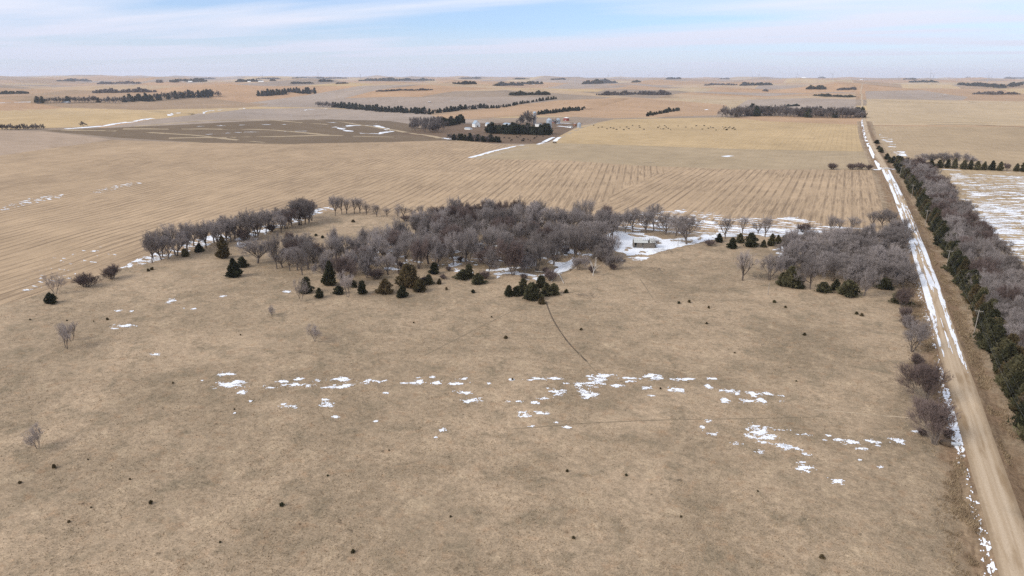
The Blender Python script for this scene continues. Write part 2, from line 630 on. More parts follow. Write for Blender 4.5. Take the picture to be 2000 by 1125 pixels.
def build_ground():
    pts, edges = [], []

    def add_poly(P, closed=True):
        b = len(pts)
        pts.extend([tuple(map(float, p)) for p in P])
        n = len(P)
        for i in range(n if closed else n - 1):
            edges.append((b + i, b + (i + 1) % n))

    # polar sprinkle of ground points, denser near the camera and across the view
    g = np.random.default_rng(5)
    r = 30.0
    while r < 34000:
        for a in np.arange(-180, 180, 0.8 if r < 20000 else 1.2):
            off = abs(((a + YAW + 180) % 360) - 180)
            if off > 50 and (int(round(a / 0.8)) % 8):
                continue
            aa = R(a + g.uniform(-.3, .3))
            rr = r * (1 + g.uniform(-.012, .012))
            pts.append((math.sin(aa) * rr, math.cos(aa) * rr))
        r *= 1.036
    polys = []
    for name, px, c, rows, rd in FIELDS:
        P = ground_poly(px)
        polys.append(P)
        add_poly(P)
    PP = ground_poly(PASTURE, 8)
    add_poly(PP)
    # road strips and ditches
    ys = np.concatenate([np.arange(-60, 900, 8.0), np.arange(900, 5200, 40.0)])
    xs = road_x(ys)
    for off in (-12.5, -8, -6.2, -3.5, 3.5, 6.2, 8, 12.5):
        yy = ys if abs(off) in (3.5, 12.5) else ys[ys < 1500]
        add_poly(np.stack([road_x(yy) + off, yy], 1), False)
    # quarter-section lines far out
    for gx in range(-12000, 9001, 400):
        add_poly([(gx + 30, 1500.0), (gx + 30, 13000.0)], False)
    for gy in range(1500, 13001, 400):
        add_poly([(-12000.0, gy), (9000.0, gy)], False)
    v, e, f, _, _, _ = delaunay_2d_cdt([Vector(p) for p in pts], edges, [], 0, 1e-3, False)
    V2 = np.array([(p.x, p.y) for p in v])
    F = np.array(f, dtype=np.int64)
    C = V2[F].mean(1)
    d = np.hypot(C[:, 0], C[:, 1])
    fid = np.full(len(F), -1)
    for i, P in enumerate(polys):
        fid[inside(C[:, 0], C[:, 1], P)] = i
    fid[inside(C[:, 0], C[:, 1], PP)] = 100
    near = np.hypot(C[:, 0], C[:, 1]) < 130
    fid[near & (fid < 0)] = 100
    u = C[:, 0] - road_x(C[:, 1])
    inr = (C[:, 1] > -60) & (C[:, 1] < 5190)
    fid[(np.abs(u) < 12.5) & inr & (C[:, 1] < 1500)] = 102
    fid[(np.abs(u) < 3.5) & inr] = 101
    Z = height(V2[:, 0], V2[:, 1])
    V3 = np.column_stack([V2, Z])

    def part(name, mask, m, colr, rows, rcfun):
        Ff = F[mask]
        used, inv = np.unique(Ff, return_inverse=True)
        me = mesh_np(name, V3[used], inv.reshape(-1, 3), m)
        me.polygons.foreach_set('use_smooth', np.ones(len(Ff), bool))
        cc = me.attributes.new('fcol', 'FLOAT_COLOR', 'FACE')
        ca = np.ones((len(Ff), 4), np.float32)
        ca[:, :3] = colr
        cc.data.foreach_set('color', ca.ravel())
        ra = me.attributes.new('rowamt', 'FLOAT', 'FACE')
        ra.data.foreach_set('value', np.broadcast_to(np.asarray(rows, np.float32), (len(Ff),)).copy())
        at_ = me.attributes.new('rc', 'FLOAT_VECTOR', 'CORNER')
        X = V3[Ff.ravel()]
        uv = rcfun(X[:, 0], X[:, 1], np.repeat(np.arange(len(Ff)), 3))
        at_.data.foreach_set('vector', np.column_stack([uv, np.zeros(len(uv))]).astype(np.float32).ravel())
        return tag(obj(name, me), kind='structure')

    def curve_rows(x, y, i):
        # rows run along the road near it and swing away on the western part
        cxx = np.bincount(i, x)[i] / 3.0
        c_, s_ = math.cos(R(15)), math.sin(R(15))
        return np.where((cxx < -150)[:, None], np.column_stack([x * c_ + y * s_, -x * s_ + y * c_]), np.column_stack([x, y]))

    def straight(deg):
        c_, s_ = math.cos(R(deg)), math.sin(R(deg))
        return lambda x, y, i: np.column_stack([x * c_ + y * s_, -x * s_ + y * c_])

    for i, (name, px, c, rows, rd) in enumerate(FIELDS):
        if (fid == i).any():
            part(name, fid == i, M_field, c, rows, curve_rows if rd == 'curve' else straight(rd))
    part('pasture', fid == 100, M_pasture, (1, 1, 1), 0, straight(0))
    roadrc = lambda x, y, i: np.column_stack([x - road_x(y), y])
    part('road', fid == 101, M_road, (1, 1, 1), 0, roadrc)
    part('ditch', fid == 102, M_ditch, (1, 1, 1), 0, roadrc)
    # the far country: a patchwork of quarter sections
    m_ = fid == -1
    cx = np.floor((C[m_, 0] - 30) / 400).astype(int)
    cy = np.floor((C[m_, 1] - 1500) / 400).astype(int)
    pal = np.array([STRAW, PINK, PINK, MAUVE, PALE, GREY, (0.41, 0.262, 0.155), (0.37, 0.245, 0.15), (0.32, 0.222, 0.14), GOLD, (0.28, 0.215, 0.16)])
    big = ((cx // 2) * 73856093 ^ (cy // 2) * 19349663) & 0xFFFF
    sub = np.where(big % 3 == 0, (cx & 1), np.where(big % 3 == 1, (cy & 1), 0))
    hsh = ((big * 2654435761 + sub * 40503) >> 5) & 0xFFFF
    colr = pal[hsh % len(pal)]
    rowd = (hsh >> 4) & 1

    def patch_rows(x, y, i):
        return np.where(rowd[i][:, None] == 0, np.column_stack([x, y]), np.column_stack([y, x]))
    part('ground', m_, M_field, colr, 0.25, patch_rows)


build_ground()


# ------------------------------------------------------------------ snow (thin sheets with ragged outlines)
def cells_to_mesh(name, X, Y, keep, cell, ax=(1, 0), ay=(0, 1), lift=0.05):
    """quads for the kept cells of a regular grid; X,Y are world coords of the cell corners grid (n+1,m+1)"""
    n, m = keep.shape
    idx = np.arange((n + 1) * (m + 1)).reshape(n + 1, m + 1)
    ii, jj = np.nonzero(keep)
    F = np.column_stack([idx[ii, jj], idx[ii + 1, jj], idx[ii + 1, jj + 1], idx[ii, jj + 1]])
    used, inv = np.unique(F, return_inverse=True)
    x, y = X.ravel()[used], Y.ravel()[used]
    return np.column_stack([x, y, height(x, y) + lift]), inv.reshape(-1, 4)


SNOW_PARTS = {}


def add_snow(key, V, F):
    if len(F) == 0:
        return
    L = SNOW_PARTS.setdefault(key, [[], [], 0])
    L[0].append(V)
    L[1].append(F + L[2])
    L[2] += len(V)


VF = np.array([-sy_, cy_])           # view direction on the ground
VR = np.array([cy_, sy_])


def view_grid(P, cell):
    """a grid aligned with the view that covers ground polygon P"""
    a, b = P @ VR, P @ VF
    ga = np.arange(a.min() - 6, a.max() + 6, cell[0])
    gb = np.arange(b.min() - 6, b.max() + 6, cell[1])
    A, B = np.meshgrid(ga, gb, indexing='ij')
    return A * VR[0] + B * VF[0], A * VR[1] + B * VF[1]


def snow_area(key, px, thr, cell=(0.4, 0.6), sc=(0.12, 0.12), warp=4.0, seed=0, rot=0.0, lift=0.05):
    P = ground_poly(px, 4)
    X, Y = view_grid(P, cell)
    xc, yc = (X[:-1, :-1] + X[1:, 1:]) / 2, (Y[:-1, :-1] + Y[1:, 1:]) / 2
    wx = xc + (fbm(xc * 0.11, yc * 0.11, seed + 50) - .5) * 2 * warp
    wy = yc + (fbm(xc * 0.11 + 40, yc * 0.11, seed + 60) - .5) * 2 * warp
    c, s = math.cos(rot), math.sin(rot)
    n = fbm((xc * c + yc * s) * sc[0], (-xc * s + yc * c) * sc[1], seed, 5, 0.6)
    add_snow(key, *cells_to_mesh(key, X, Y, inside(wx, wy, P) & (n > thr), cell, lift=lift))


def snow_blobs(key, blobs, ox, oy, s, cell=(0.16, 0.24), seed=0):
    for i, (bx, by, hw, hh) in enumerate(blobs):
        px, py = ox + bx / s, oy + by / s
        hw, hh = max(hw / s, 1.6), max(hh / s, 1.2)
        c0 = np.array(at(px, py))[:2]
        a = abs((np.array(at(px + hw, py))[:2] - c0) @ VR)
        b = abs((np.array(at(px, py - hh))[:2] - c0) @ VF)
        ga = np.arange(-1.5 * a, 1.5 * a, cell[0])
        gb = np.arange(-1.5 * b, 1.5 * b, cell[1])
        if len(ga) < 3 or len(gb) < 3:
            continue
        A, B = np.meshgrid(ga, gb, indexing='ij')
        X, Y = c0[0] + A * VR[0] + B * VF[0], c0[1] + A * VR[1] + B * VF[1]
        Ac, Bc = (A[:-1, :-1] + A[1:, 1:]) / 2, (B[:-1, :-1] + B[1:, 1:]) / 2
        f = 1 - np.sqrt((Ac / a) ** 2 + (Bc / b) ** 2)
        k = 3.2 / max(a, 1.5)
        n = fbm(Ac * k * 0.45 + i * 13.7, Bc * k * 0.55 + 5.1 * i, seed + i, 5, 0.7)
        n2 = fbm(Ac * 0.55 + i * 3.7, Bc * 1.0 + 2.1 * i, seed + 99 + i, 4, 0.7)
        val = f * 0.85 + (n - 0.55) * 2.3 + (n2 - 0.5) * 2.6 - 0.12
        rn = nrg.random(val.shape)                       # grass pokes through, most at the thin margins
        add_snow(key, *cells_to_mesh(key, X, Y, ((val > 0) & (rn > 0.05)) & (rn > 0.5 - val * 2.2) | (val > -0.16) & (rn < 0.16), cell, lift=0.05))


B3 = [(215, 100, 45, 10), (235, 160, 90, 22), (300, 215, 28, 12), (480, 183, 40, 10), (555, 150, 50, 10), (655, 168, 105, 14), (660, 130, 30, 8), (785, 140, 30, 8), (925, 133, 45, 14), (930, 178, 90, 12), (850, 185, 40, 6), (1120, 148, 75, 12), (1300, 155, 65, 5), (1410, 150, 35, 12), (1525, 157, 38, 11), (1650, 157, 60, 8), (1680, 128, 30, 6), (1410, 118, 30, 5), (820, 262, 25, 14), (835, 293, 35, 14), (600, 300, 50, 12), (560, 287, 20, 8), (1200, 216, 18, 6), (1685, 215, 55, 12), (1745, 265, 55, 12), (1140, 395, 15, 7), (1200, 430, 15, 6), (1565, 450, 18, 14), (1850, 160, 15, 7), (890, 368, 20, 6), (45, 140, 12, 4), (1500, 118, 14, 6), (250, 345, 8, 4), (350, 270, 12, 6), (1520, 495, 10, 5)]
B4 = [(270, 128, 110, 9), (590, 140, 60, 28), (500, 158, 120, 6), (650, 110, 60, 10), (480, 168, 20, 14), (540, 225, 55, 24), (520, 200, 35, 14), (350, 212, 45, 20), (265, 250, 45, 8), (215, 283, 30, 10), (150, 350, 35, 18), (260, 345, 45, 10), (345, 403, 20, 5), (185, 428, 18, 8), (410, 433, 22, 8), (800, 125, 60, 5), (815, 145, 40, 5), (940, 118, 50, 16), (995, 122, 30, 14), (1155, 130, 65, 10), (720, 172, 40, 8), (915, 185, 40, 8), (1110, 200, 50, 16), (945, 238, 18, 5), (1300, 180, 22, 12), (1315, 128, 28, 5), (1430, 205, 50, 12), (1405, 265, 32, 12), (1480, 225, 16, 9), (1590, 225, 45, 14), (1670, 222, 40, 8), (1545, 268, 55, 12), (1635, 270, 22, 18), (1750, 265, 18, 9), (1750, 235, 20, 6), (1300, 398, 22, 10), (1270, 435, 15, 10), (1315, 470, 35, 16), (1640, 470, 70, 46), (1590, 440, 60, 15), (1560, 490, 25, 12), (1480, 530, 35, 10), (1790, 550, 50, 14), (1750, 452, 50, 4), (1860, 568, 25, 12), (1915, 603, 18, 6), (1630, 585, 30, 12), (1905, 480, 40, 6), (60, 135, 14, 8), (80, 272, 40, 6)]
B1 = [(60, 965, 18, 8), (40, 993, 22, 5), (130, 990, 30, 8), (210, 1005, 60, 12), (270, 1047, 30, 18), (340, 1000, 35, 12), (375, 1027, 16, 6), (505, 1000, 50, 20), (630, 940, 35, 14), (260, 1120, 15, 5)]
B0 = [(1572, 912, 14, 8), (1634, 939, 13, 7), (1575, 888, 8, 3), (1718, 912, 7, 2), (1485, 883, 8, 4), (1545, 873, 28, 5)]
B5 = [(665, 705, 20, 6), (735, 708, 15, 4), (690, 790, 55, 8), (955, 650, 20, 12), (1030, 690, 8, 5), (1605, 597, 25, 8), (865, 950, 25, 5), (1245, 625, 20, 4), (1085, 695, 20, 4), (640, 805, 20, 4)]
for bl, ox, oy, s, sd in ((B3, 380, 700, 3.226, 10), (B4, 980, 700, 3.226, 110), (B1, 1600, 560, 3.31, 210), (B0, 0, 0, 1, 310), (B5, 0, 360, 2.857, 410)):
    snow_blobs('pasture', bl, ox, oy, s, seed=sd)
# around the old shed, along the field edge, under the trees
snow_area('yard', [(1183, 462), (1200, 452), (1262, 456), (1300, 468), (1400, 458), (1402, 466), (1345, 480), (1300, 490), (1262, 499), (1225, 500), (1196, 486)], 0.36, warp=3.0, seed=3, cell=(0.3, 0.4))
snow_area('yard', [(1205, 503), (1265, 501), (1262, 509), (1208, 510)], 0.46, sc=(0.1, 0.3), seed=31)
snow_area('edge', [(1195, 442), (1300, 436), (1400, 428), (1560, 426), (1610, 440), (1700, 448), (1690, 456), (1400, 462), (1290, 452), (1195, 456)], 0.56, sc=(0.12, 0.55), warp=6, seed=4, cell=(0.3, 0.5))
snow_area('edge', [(1400, 448), (1520, 446), (1640, 452), (1530, 462), (1400, 464)], 0.47, sc=(0.10, 0.5), warp=4, seed=44, cell=(0.3, 0.5))
snow_area('edge', [(1180, 425), (1330, 408), (1420, 420), (1330, 440), (1200, 442)], 0.60, sc=(0.25, 0.6), warp=8, seed=5, cell=(0.3, 0.5))
snow_area('grove', [(700, 545), (705, 490), (760, 470), (850, 452), (880, 470), (960, 470), (1030, 455), (1180, 455), (1190, 480), (1120, 520), (1080, 545), (930, 552), (800, 520)], 0.615, sc=(0.16, 0.2), warp=7, seed=6, cell=(0.3, 0.4))
snow_area('grove', [(840, 452), (870, 448), (880, 480), (840, 482)], 0.42, seed=61)
snow_area('grove', [(700, 488), (730, 482), (735, 508), (702, 512)], 0.40, seed=62)
snow_area('grove', [(1060, 540), (1090, 525), (1120, 505), (1130, 510), (1100, 535), (1075, 550)], 0.40, seed=63)
snow_area('grove', [(1500, 490), (1540, 475), (1560, 500), (1530, 505)], 0.48, seed=64)
snow_area('tree_line', [(228, 524), (290, 500), (360, 474), (440, 452), (452, 466), (400, 482), (330, 502), (255, 522)], 0.50, sc=(0.14, 0.4), warp=4, seed=7, cell=(0.3, 0.4))
snow_area('tree_line', [(460, 488), (470, 460), (520, 436), (570, 424), (640, 404), (650, 409), (580, 432), (530, 450), (480, 482)], 0.50, sc=(0.14, 0.4), warp=4, seed=8, cell=(0.3, 0.4))
snow_area('stubble', [(0, 405), (60, 388), (120, 380), (125, 385), (60, 398), (0, 412)], 0.61, sc=(0.2, 0.6), cell=(0.4, 0.6), seed=9)
snow_area('stubble', [(185, 372), (260, 356), (280, 358), (190, 378)], 0.62, sc=(0.2, 0.6), cell=(0.4, 0.6), seed=91)
snow_area('stubble', [(60, 530), (120, 500), (190, 480), (240, 500), (120, 548), (40, 575)], 0.73, sc=(0.2, 0.6), seed=92, cell=(0.25, 0.4))
snow_area('east_field', [(1850, 338), (2010, 345), (2030, 420), (2040, 560), (1960, 480), (1890, 400)], 0.58, sc=(0.10, 0.5), cell=(0.4, 0.6), warp=6, seed=12, rot=0.25)
snow_area('east_field', [(1900, 395), (1990, 410), (2030, 470), (2000, 500), (1930, 450)], 0.53, sc=(0.10, 0.5), cell=(0.4, 0.6), warp=9, seed=13, rot=0.25)
snow_area('east_field', [(1740, 292), (1765, 296), (1775, 306), (1755, 304)], 0.5, cell=(0.8, 1.5), seed=14)
snow_area('east_field', [(1715, 262), (1740, 270), (1752, 290), (1738, 288)], 0.58, cell=(0.8, 2), seed=15)


def snow_strip(key, px, width, thr, cell=1.5, seed=0):
    """ragged drift along a line given in photo pixels"""
    q = np.array(px, float)
    P = at(q[:, 0], q[:, 1])[:, :2]
    seg = np.hypot(*np.diff(P, axis=0).T)
    t = np.concatenate([[0], np.cumsum(seg)])
    s = np.arange(0, t[-1], cell)
    cx, cyy = np.interp(s, t, P[:, 0]), np.interp(s, t, P[:, 1])
    dx, dy = np.gradient(cx), np.gradient(cyy)
    l = np.hypot(dx, dy)
    nx, ny = -dy / l, dx / l
    w = np.arange(-width, width + 1e-6, cell * 0.5)
    X, Y = cx[:, None] + nx[:, None] * w, cyy[:, None] + ny[:, None] * w
    n = fbm(s[:-1, None] / (width * 2.2) + w[None, :-1] * 0, w[None, :-1] / width * 1.2 + s[:-1, None] * 0, seed, 4)
    keep = (n - thr) > 0.35 * (np.abs(w[None, :-1]) / width) ** 2
    add_snow(key, *cells_to_mesh(key, X, Y, keep, cell, lift=0.06))


FAR_SNOW = [([(130, 252), (200, 246), (260, 237), (300, 231)], 7, .30), ([(330, 226), (400, 218), (480, 211)], 6, .36), ([(655, 249), (690, 245), (730, 245), (762, 255)], 9, .36),
            ([(660, 250), (690, 260), (740, 262), (765, 256)], 9, .36), ([(580, 219), (600, 214), (640, 212)], 5, .32), ([(918, 308), (960, 296), (1000, 287), (1022, 283)], 3.5, .2),
            ([(1050, 282), (1064, 278)], 2.5, .1), ([(1062, 277), (1082, 268)], 3.5, .0), ([(1083, 276), (1093, 268)], 3, .0), ([(850, 268), (900, 274), (860, 269)], 5, .4),
            ([(640, 206), (720, 212), (840, 222)], 3, .5), ([(520, 186), (560, 183), (615, 182)], 5, .4), ([(1370, 216), (1398, 210)], 6, .3), ([(1414, 306), (1430, 304)], 4, .1),
            ([(1800, 188), (1850, 184)], 5, .45), ([(880, 197), (920, 195)], 5, .4), ([(830, 197), (840, 199)], 6, .3), ([(60, 199), (0, 201)], 6, .4), ([(1075, 240), (1125, 241)], 4, .25),
            ([(1090, 246), (1120, 250)], 4, .2), ([(400, 263), (480, 258), (600, 256)], 4, .52), ([(320, 250), (440, 245), (560, 243)], 5, .55), ([(640, 239), (700, 241), (790, 243)], 4, .5),
            ([(1705, 330), (1766, 329)], 2.0, .2), ([(1840, 331), (1900, 334), (2000, 338), (2100, 343)], 2.2, .25)]
for i, (l, w, t) in enumerate(FAR_SNOW):
    snow_strip('far', l, w, t, 1.6, 500 + i)


def road_snow():
    ylo, yhi = float(at(1893., 800.)[1]), float(at(1731., 332.)[1])
    ys = np.arange(ylo - 20, yhi, 0.5)
    us = np.arange(-3.4, 3.41, 0.2)
    U, S = np.meshgrid(us, ys, indexing='ij')
    X = road_x(S) + U
    u, s = U[:-1, :-1] + 0.1, S[:-1, :-1]
    full = sstep(s, float(at(1850., 660.)[1]), float(at(1810., 540.)[1]))   # 0 near, 1 where the road is white
    n = fbm(u * 1.1 + 9, s * 0.02, 70, 4) - 0.5
    n2 = fbm(u * 2.2, s * 0.16, 71, 4) - 0.5
    patch = fbm(u * 0.15, s * 0.03, 72, 3) - 0.5
    cov = full * 0.30 + n * 1.8 + n2 * 0.9 + patch * 0.9 - 0.12
    cov -= 0.5 * np.exp(-((np.abs(u - 0.3) - 0.95) / 0.33) ** 2) * (1.25 - full * 0.6)
    cov += 0.55 * np.exp(-((u + 2.5) / 0.75) ** 2) * sstep(s, ylo - 20, ylo + 45)
    cov -= 0.5 * (1 - sstep(s, ylo - 15, ylo + 80))
    add_snow('road', *cells_to_mesh('road', X, S, cov > 0.12, 0.2, lift=0.035))
    # the verge west of the road, all the way down
    ys = np.arange(50, float(at(1790., 470.)[1]), 0.4)
    us = np.arange(-6.2, -3.4, 0.2)
    U, S = np.meshgrid(us, ys, indexing='ij')
    X = road_x(S) + U
    u, s = U[:-1, :-1], S[:-1, :-1]
    n = (fbm(u * 2.2, s * 0.9, 75, 5, .65) - 0.5) * 1.5 + (fbm(u * 0 + 3, s * 0.05, 76, 3) - 0.5) * 0.9
    n = n - 0.16 * sstep(s, 170, 300)
    add_snow('road', *cells_to_mesh('road', X, S, n - 0.14 * (u + 4.5) ** 2 > 0.07, 0.2, lift=0.05))
    # far stretch: a drift along the west edge
    ys = np.arange(yhi, yhi + 900, 2.0)
    us = np.arange(-7.0, -2.5, 0.5)
    U, S = np.meshgrid(us, ys, indexing='ij')
    X = road_x(S) + U
    n = fbm(U * 0.3, S * 0.03, 77, 4)[:-1, :-1]
    add_snow('road', *cells_to_mesh('road', X, S, (n > 0.40) & (np.abs(U[:-1, :-1] + 4.6) < 1.9), 0.5, lift=0.06))


road_snow()
SNOW_LABEL = {'pasture': 'ragged patches of melting snow strewn across the open pasture', 'yard': 'snow lying around the old roofless shed', 'edge': 'streaky snow along the stubble edge behind the lane',
              'grove': 'snow showing through the bare trees of the grove', 'tree_line': 'snow drifted along the western tree line', 'stubble': 'thin snow streaks in the wide stubble field',
              'east_field': 'streaked snow in the field east of the shelterbelt', 'far': 'thin far-off drifts along terraces, lanes and field edges', 'road': 'packed snow and drifts on the gravel road'}
for k_, (vs, fs, n_) in SNOW_PARTS.items():
    tag(obj('snow', mesh_np('snow', np.concatenate(vs), np.concatenate(fs), M_snow)), SNOW_LABEL[k_], 'snow', None, 'stuff')


# ------------------------------------------------------------------ trails, lanes, terrace banks
def strip(name, px, w, m, lift=0.03, step=3.0):
    q = np.array(px, float)
    P = at(q[:, 0], q[:, 1])[:, :2]
    t = np.concatenate([[0], np.cumsum(np.hypot(*np.diff(P, axis=0).T))])
    s = np.linspace(0, t[-1], max(4, int(t[-1] / step)))
    c = np.column_stack([np.interp(s, t, P[:, 0]), np.interp(s, t, P[:, 1])])
    k = np.ones(3) / 3
    c[1:-1, 0] = np.convolve(c[:, 0], k, 'valid')
    c[1:-1, 1] = np.convolve(c[:, 1], k, 'valid')
    d = np.gradient(c, axis=0)
    d /= np.hypot(d[:, 0], d[:, 1])[:, None]
    nrm = np.column_stack([-d[:, 1], d[:, 0]])
    ww = w * (0.7 + 0.6 * vnoise(s * 0.25, s * 0 + 0.5, 5))[:, None] / 2
    n = len(c)
    cols = np.stack([c - nrm * ww, c - nrm * ww * 0.3, c + nrm * ww * 0.3, c + nrm * ww], 1).reshape(-1, 2)
    z = height(cols[:, 0], cols[:, 1]) + lift
    i = np.arange(n - 1)[:, None] * 4 + np.arange(3)[None, :]
    F = np.stack([i, i + 1, i + 5, i + 4], -1).reshape(-1, 4)
    return tag(obj(name, mesh_np(name, np.column_stack([cols, z]), F, m)), kind='structure')


strip('path', [(1066, 588), (1072, 606), (1082, 628), (1096, 650), (1112, 672), (1128, 688), (1146, 706)], 0.5, M_trail)
strip('path', [(1030, 593), (985, 615), (935, 640), (880, 668), (830, 694)], 0.4, mat('faint_trail', (0.21, 0.16, 0.105), 0.95, 0.2, 0.5))
strip('path', [(1250, 545), (1262, 562), (1275, 583)], 0.4, bpy.data.materials['faint_trail'])
strip('path', [(1590, 800), (1650, 805), (1720, 812), (1790, 817)], 0.5, mat('pale_trail', (0.40, 0.31, 0.21), 0.95, 0.2, 0.5))
for l in ([(1146, 706), (1160, 724), (1190, 745)], [(1000, 838), (1150, 826), (1300, 820), (1450, 818), (1600, 814)]):
    strip('path', l, 0.35, bpy.data.materials['faint_trail'])
strip('lane', [(1180, 441), (1300, 449), (1400, 458), (1560, 456), (1700, 455), (1776, 456)], 3.0, M_track)
strip('lane', [(930, 311), (985, 297), (1035, 287), (1080, 277), (1110, 262), (1135, 250), (1165, 240)], 5, M_track)
strip('lane', [(1690, 246), (1800, 244), (1880, 243), (2010, 249), (2100, 252)], 5, mat('dark_bank', (0.17, 0.125, 0.085), 0.95, 0.2, 0.1), step=20)
M_bank = mat('terrace_grass', (0.36, 0.275, 0.175), 0.95, 0.2, 0.05)
for l in ([(120, 254), (260, 256), (400, 266), (520, 278)], [(240, 252), (400, 252), (520, 253), (640, 264)], [(330, 270), (480, 268), (640, 264), (770, 268)],
          [(260, 247), (400, 236), (520, 234), (640, 243)], [(600, 232), (680, 240), (780, 256), (860, 270)]):
    strip('terrace_bank', l, 11, M_bank, step=12, lift=0.08)


# ------------------------------------------------------------------ trees
M_bark = tree_mat('bark', (0.115, 0.092, 0.078), (0.20, 0.165, 0.14))
M_twig = tree_mat('twigs', (0.195, 0.167, 0.155), (0.355, 0.308, 0.290), 0.35)
M_twig_dark = tree_mat('dark_twigs', (0.115, 0.083, 0.073), (0.21, 0.158, 0.142), 0.4)
M_twig_pale = tree_mat('pale_twigs', (0.30, 0.255, 0.23), (0.42, 0.36, 0.33), 0.4)
M_dead = tree_mat('bleached_wood', (0.42, 0.39, 0.35), (0.62, 0.58, 0.53), 0.7)
M_cedar = tree_mat('cedar_needles', (0.032, 0.034, 0.018), (0.108, 0.096, 0.050), 0.9)
M_rust = tree_mat('rusty_cedar', (0.055, 0.046, 0.022), (0.14, 0.10, 0.052), 0.9)


def unit(v):
    return v / (np.linalg.norm(v, axis=-1, keepdims=True) + 1e-9)


def perp(d, g):
    a = g.normal(0, 1, d.shape)
    return unit(a - d * (a * d).sum(-1, keepdims=True))


class Bare:
    """a leafless tree: trunk and limbs as tapered tubes, twigs as slivers; grown level by level"""
    def __init__(s, seed, H=13.0, stems=1, spread=0.75, trunk=0.22, limbs=6, dens=1.0, up=0.22, twig=0.045, levels=4, r0=None):
        g = s.g = np.random.default_rng(seed)
        s.TV, s.TF, s.nT, s.CV = [], [], 0, []
        a = math.tau * np.arange(stems) / stems + g.uniform(-.4, .4, stems)
        tilt = np.full(stems, 0.06) if stems == 1 else g.uniform(0.15, 0.5, stems)
        D = np.column_stack([np.cos(a) * np.sin(tilt), np.sin(a) * np.sin(tilt), np.cos(tilt)])
        P = np.column_stack([np.cos(a), np.sin(a), 0 * a]) * (0.0 if stems == 1 else 0.25)
        r = np.full(stems, (r0 or H * 0.021) / stems ** 0.4)
        pts, dirs = s.line(P - D * 0.3, D, np.full(stems, H * trunk), 3, 0.0, 0.05)
        s.tubes(pts, dirs, r * 1.15, 0.3, 7)
        k = max(3, int(limbs / stems ** 0.6))
        first = np.tile(np.arange(k), stems)
        t = np.where(first < 2, 1.0, g.uniform(0.55, 1.0, k * stems))
        ang = np.where(first == 0, 0.2, g.uniform(0.3, spread, k * stems))
        P, D = s.spawn(pts, dirs, np.repeat(np.arange(stems), k), t, ang)
        L = H * g.uniform(0.34, 0.5, len(P))
        r = np.repeat(r, k) * g.uniform(0.42, 0.65, len(P))
        for lev in range(1, levels + 2):
            n = 3 if lev < 3 else 2
            pts, dirs = s.line(P, D, L, n, up * (0.6 if lev < 2 else 0.8), 0.13)
            if lev <= 2:
                s.tubes(pts, dirs, np.maximum(r, 0.03), 0.7, 5 if lev == 1 else 3)
            else:
                w = twig * (1.25 if lev == 3 else 0.8)
                for i in range(n):
                    s.slivers(pts[i], pts[i + 1] + (pts[i + 1] - pts[i]) * 0.25, w * (1 - 0.3 * i / n))
            if lev == levels + 1:
                break
            kids = {1: 7, 2: 7, 3: 6, 4: 4}[lev] * dens
            cnt = np.floor(kids + g.random(len(P))).astype(int)
            par = np.repeat(np.arange(len(P)), cnt)
            t = g.uniform(0.25 if lev < 3 else 0.1, 1.0, len(par))
            P2, D2 = s.spawn(pts, dirs, par, t, g.uniform(0.35, 0.95, len(par)))
            L = L[par] * g.uniform(0.42, 0.66, len(par)) * (1.15 - 0.35 * t)
            r = r[par] * 0.5
            P, D = P2, D2

    def line(s, P, D, L, n, up, wob):
        pts, dirs = [P], [D]
        for i in range(n):
            D = unit(D + np.array([0, 0, up]) + s.g.normal(0, wob, D.shape))
            P = P + D * (L / n)[:, None]
            pts.append(P)
            dirs.append(D)
        return pts, dirs

    def spawn(s, pts, dirs, par, t, ang):
        n = len(pts) - 1
        A, Dr = np.stack(pts), np.stack(dirs)
        i = np.minimum(n - 1, (t * n).astype(int))
        f = (t * n - i)[:, None]
        st = A[i, par] * (1 - f) + A[i + 1, par] * f
        d = Dr[i, par]
        return st, unit(d * np.cos(ang)[:, None] + perp(d, s.g) * np.sin(ang)[:, None])

    def tubes(s, pts, dirs, r, taper, sides):
        n = len(pts) - 1
        m = len(r)
        rings = []
        for i in range(n + 1):
            u = unit(np.cross(dirs[i], np.array([0.31, 0.2, 0.12]) + dirs[0] * 0 + np.array([0, 0.7, 0])))
            w = np.cross(dirs[i], u)
            rr = np.maximum(0.018, r * (1 - taper * i / n))[:, None]
            rings.append(np.stack([pts[i] + (u * math.cos(math.tau * k / sides) + w * math.sin(math.tau * k / sides)) * rr for k in range(sides)], 1))
        V = np.stack(rings, 1)                       # m, n+1, sides, 3
        idx = np.arange(m * (n + 1) * sides).reshape(m, n + 1, sides) + s.nT
        nx = np.roll(idx, -1, 2)
        s.TF.append(np.stack([idx[:, :-1], nx[:, :-1], nx[:, 1:], idx[:, 1:]], -1).reshape(-1, 4))
        s.TV.append(V.reshape(-1, 3))
        s.nT += V.size // 3

    def slivers(s, p, q, w):
        n = perp(unit(q - p), s.g) * w
        s.CV.append(np.stack([p - n, p + n, q], 1).reshape(-1, 3))

    def meshes(s, name, mb, mt):
        V = np.concatenate(s.TV)
        C = np.concatenate(s.CV)
        zmax = max(C[:, 2].max(), V[:, 2].max())
        rad = np.percentile(np.hypot(C[:, 0], C[:, 1]), 96)
        a = mesh_np(name + '_trunk', V / zmax, np.concatenate(s.TF), mb)
        b = mesh_np(name + '_crown', C / zmax, np.arange(len(C)).reshape(-1, 3), mt)
        return a, b, rad / zmax


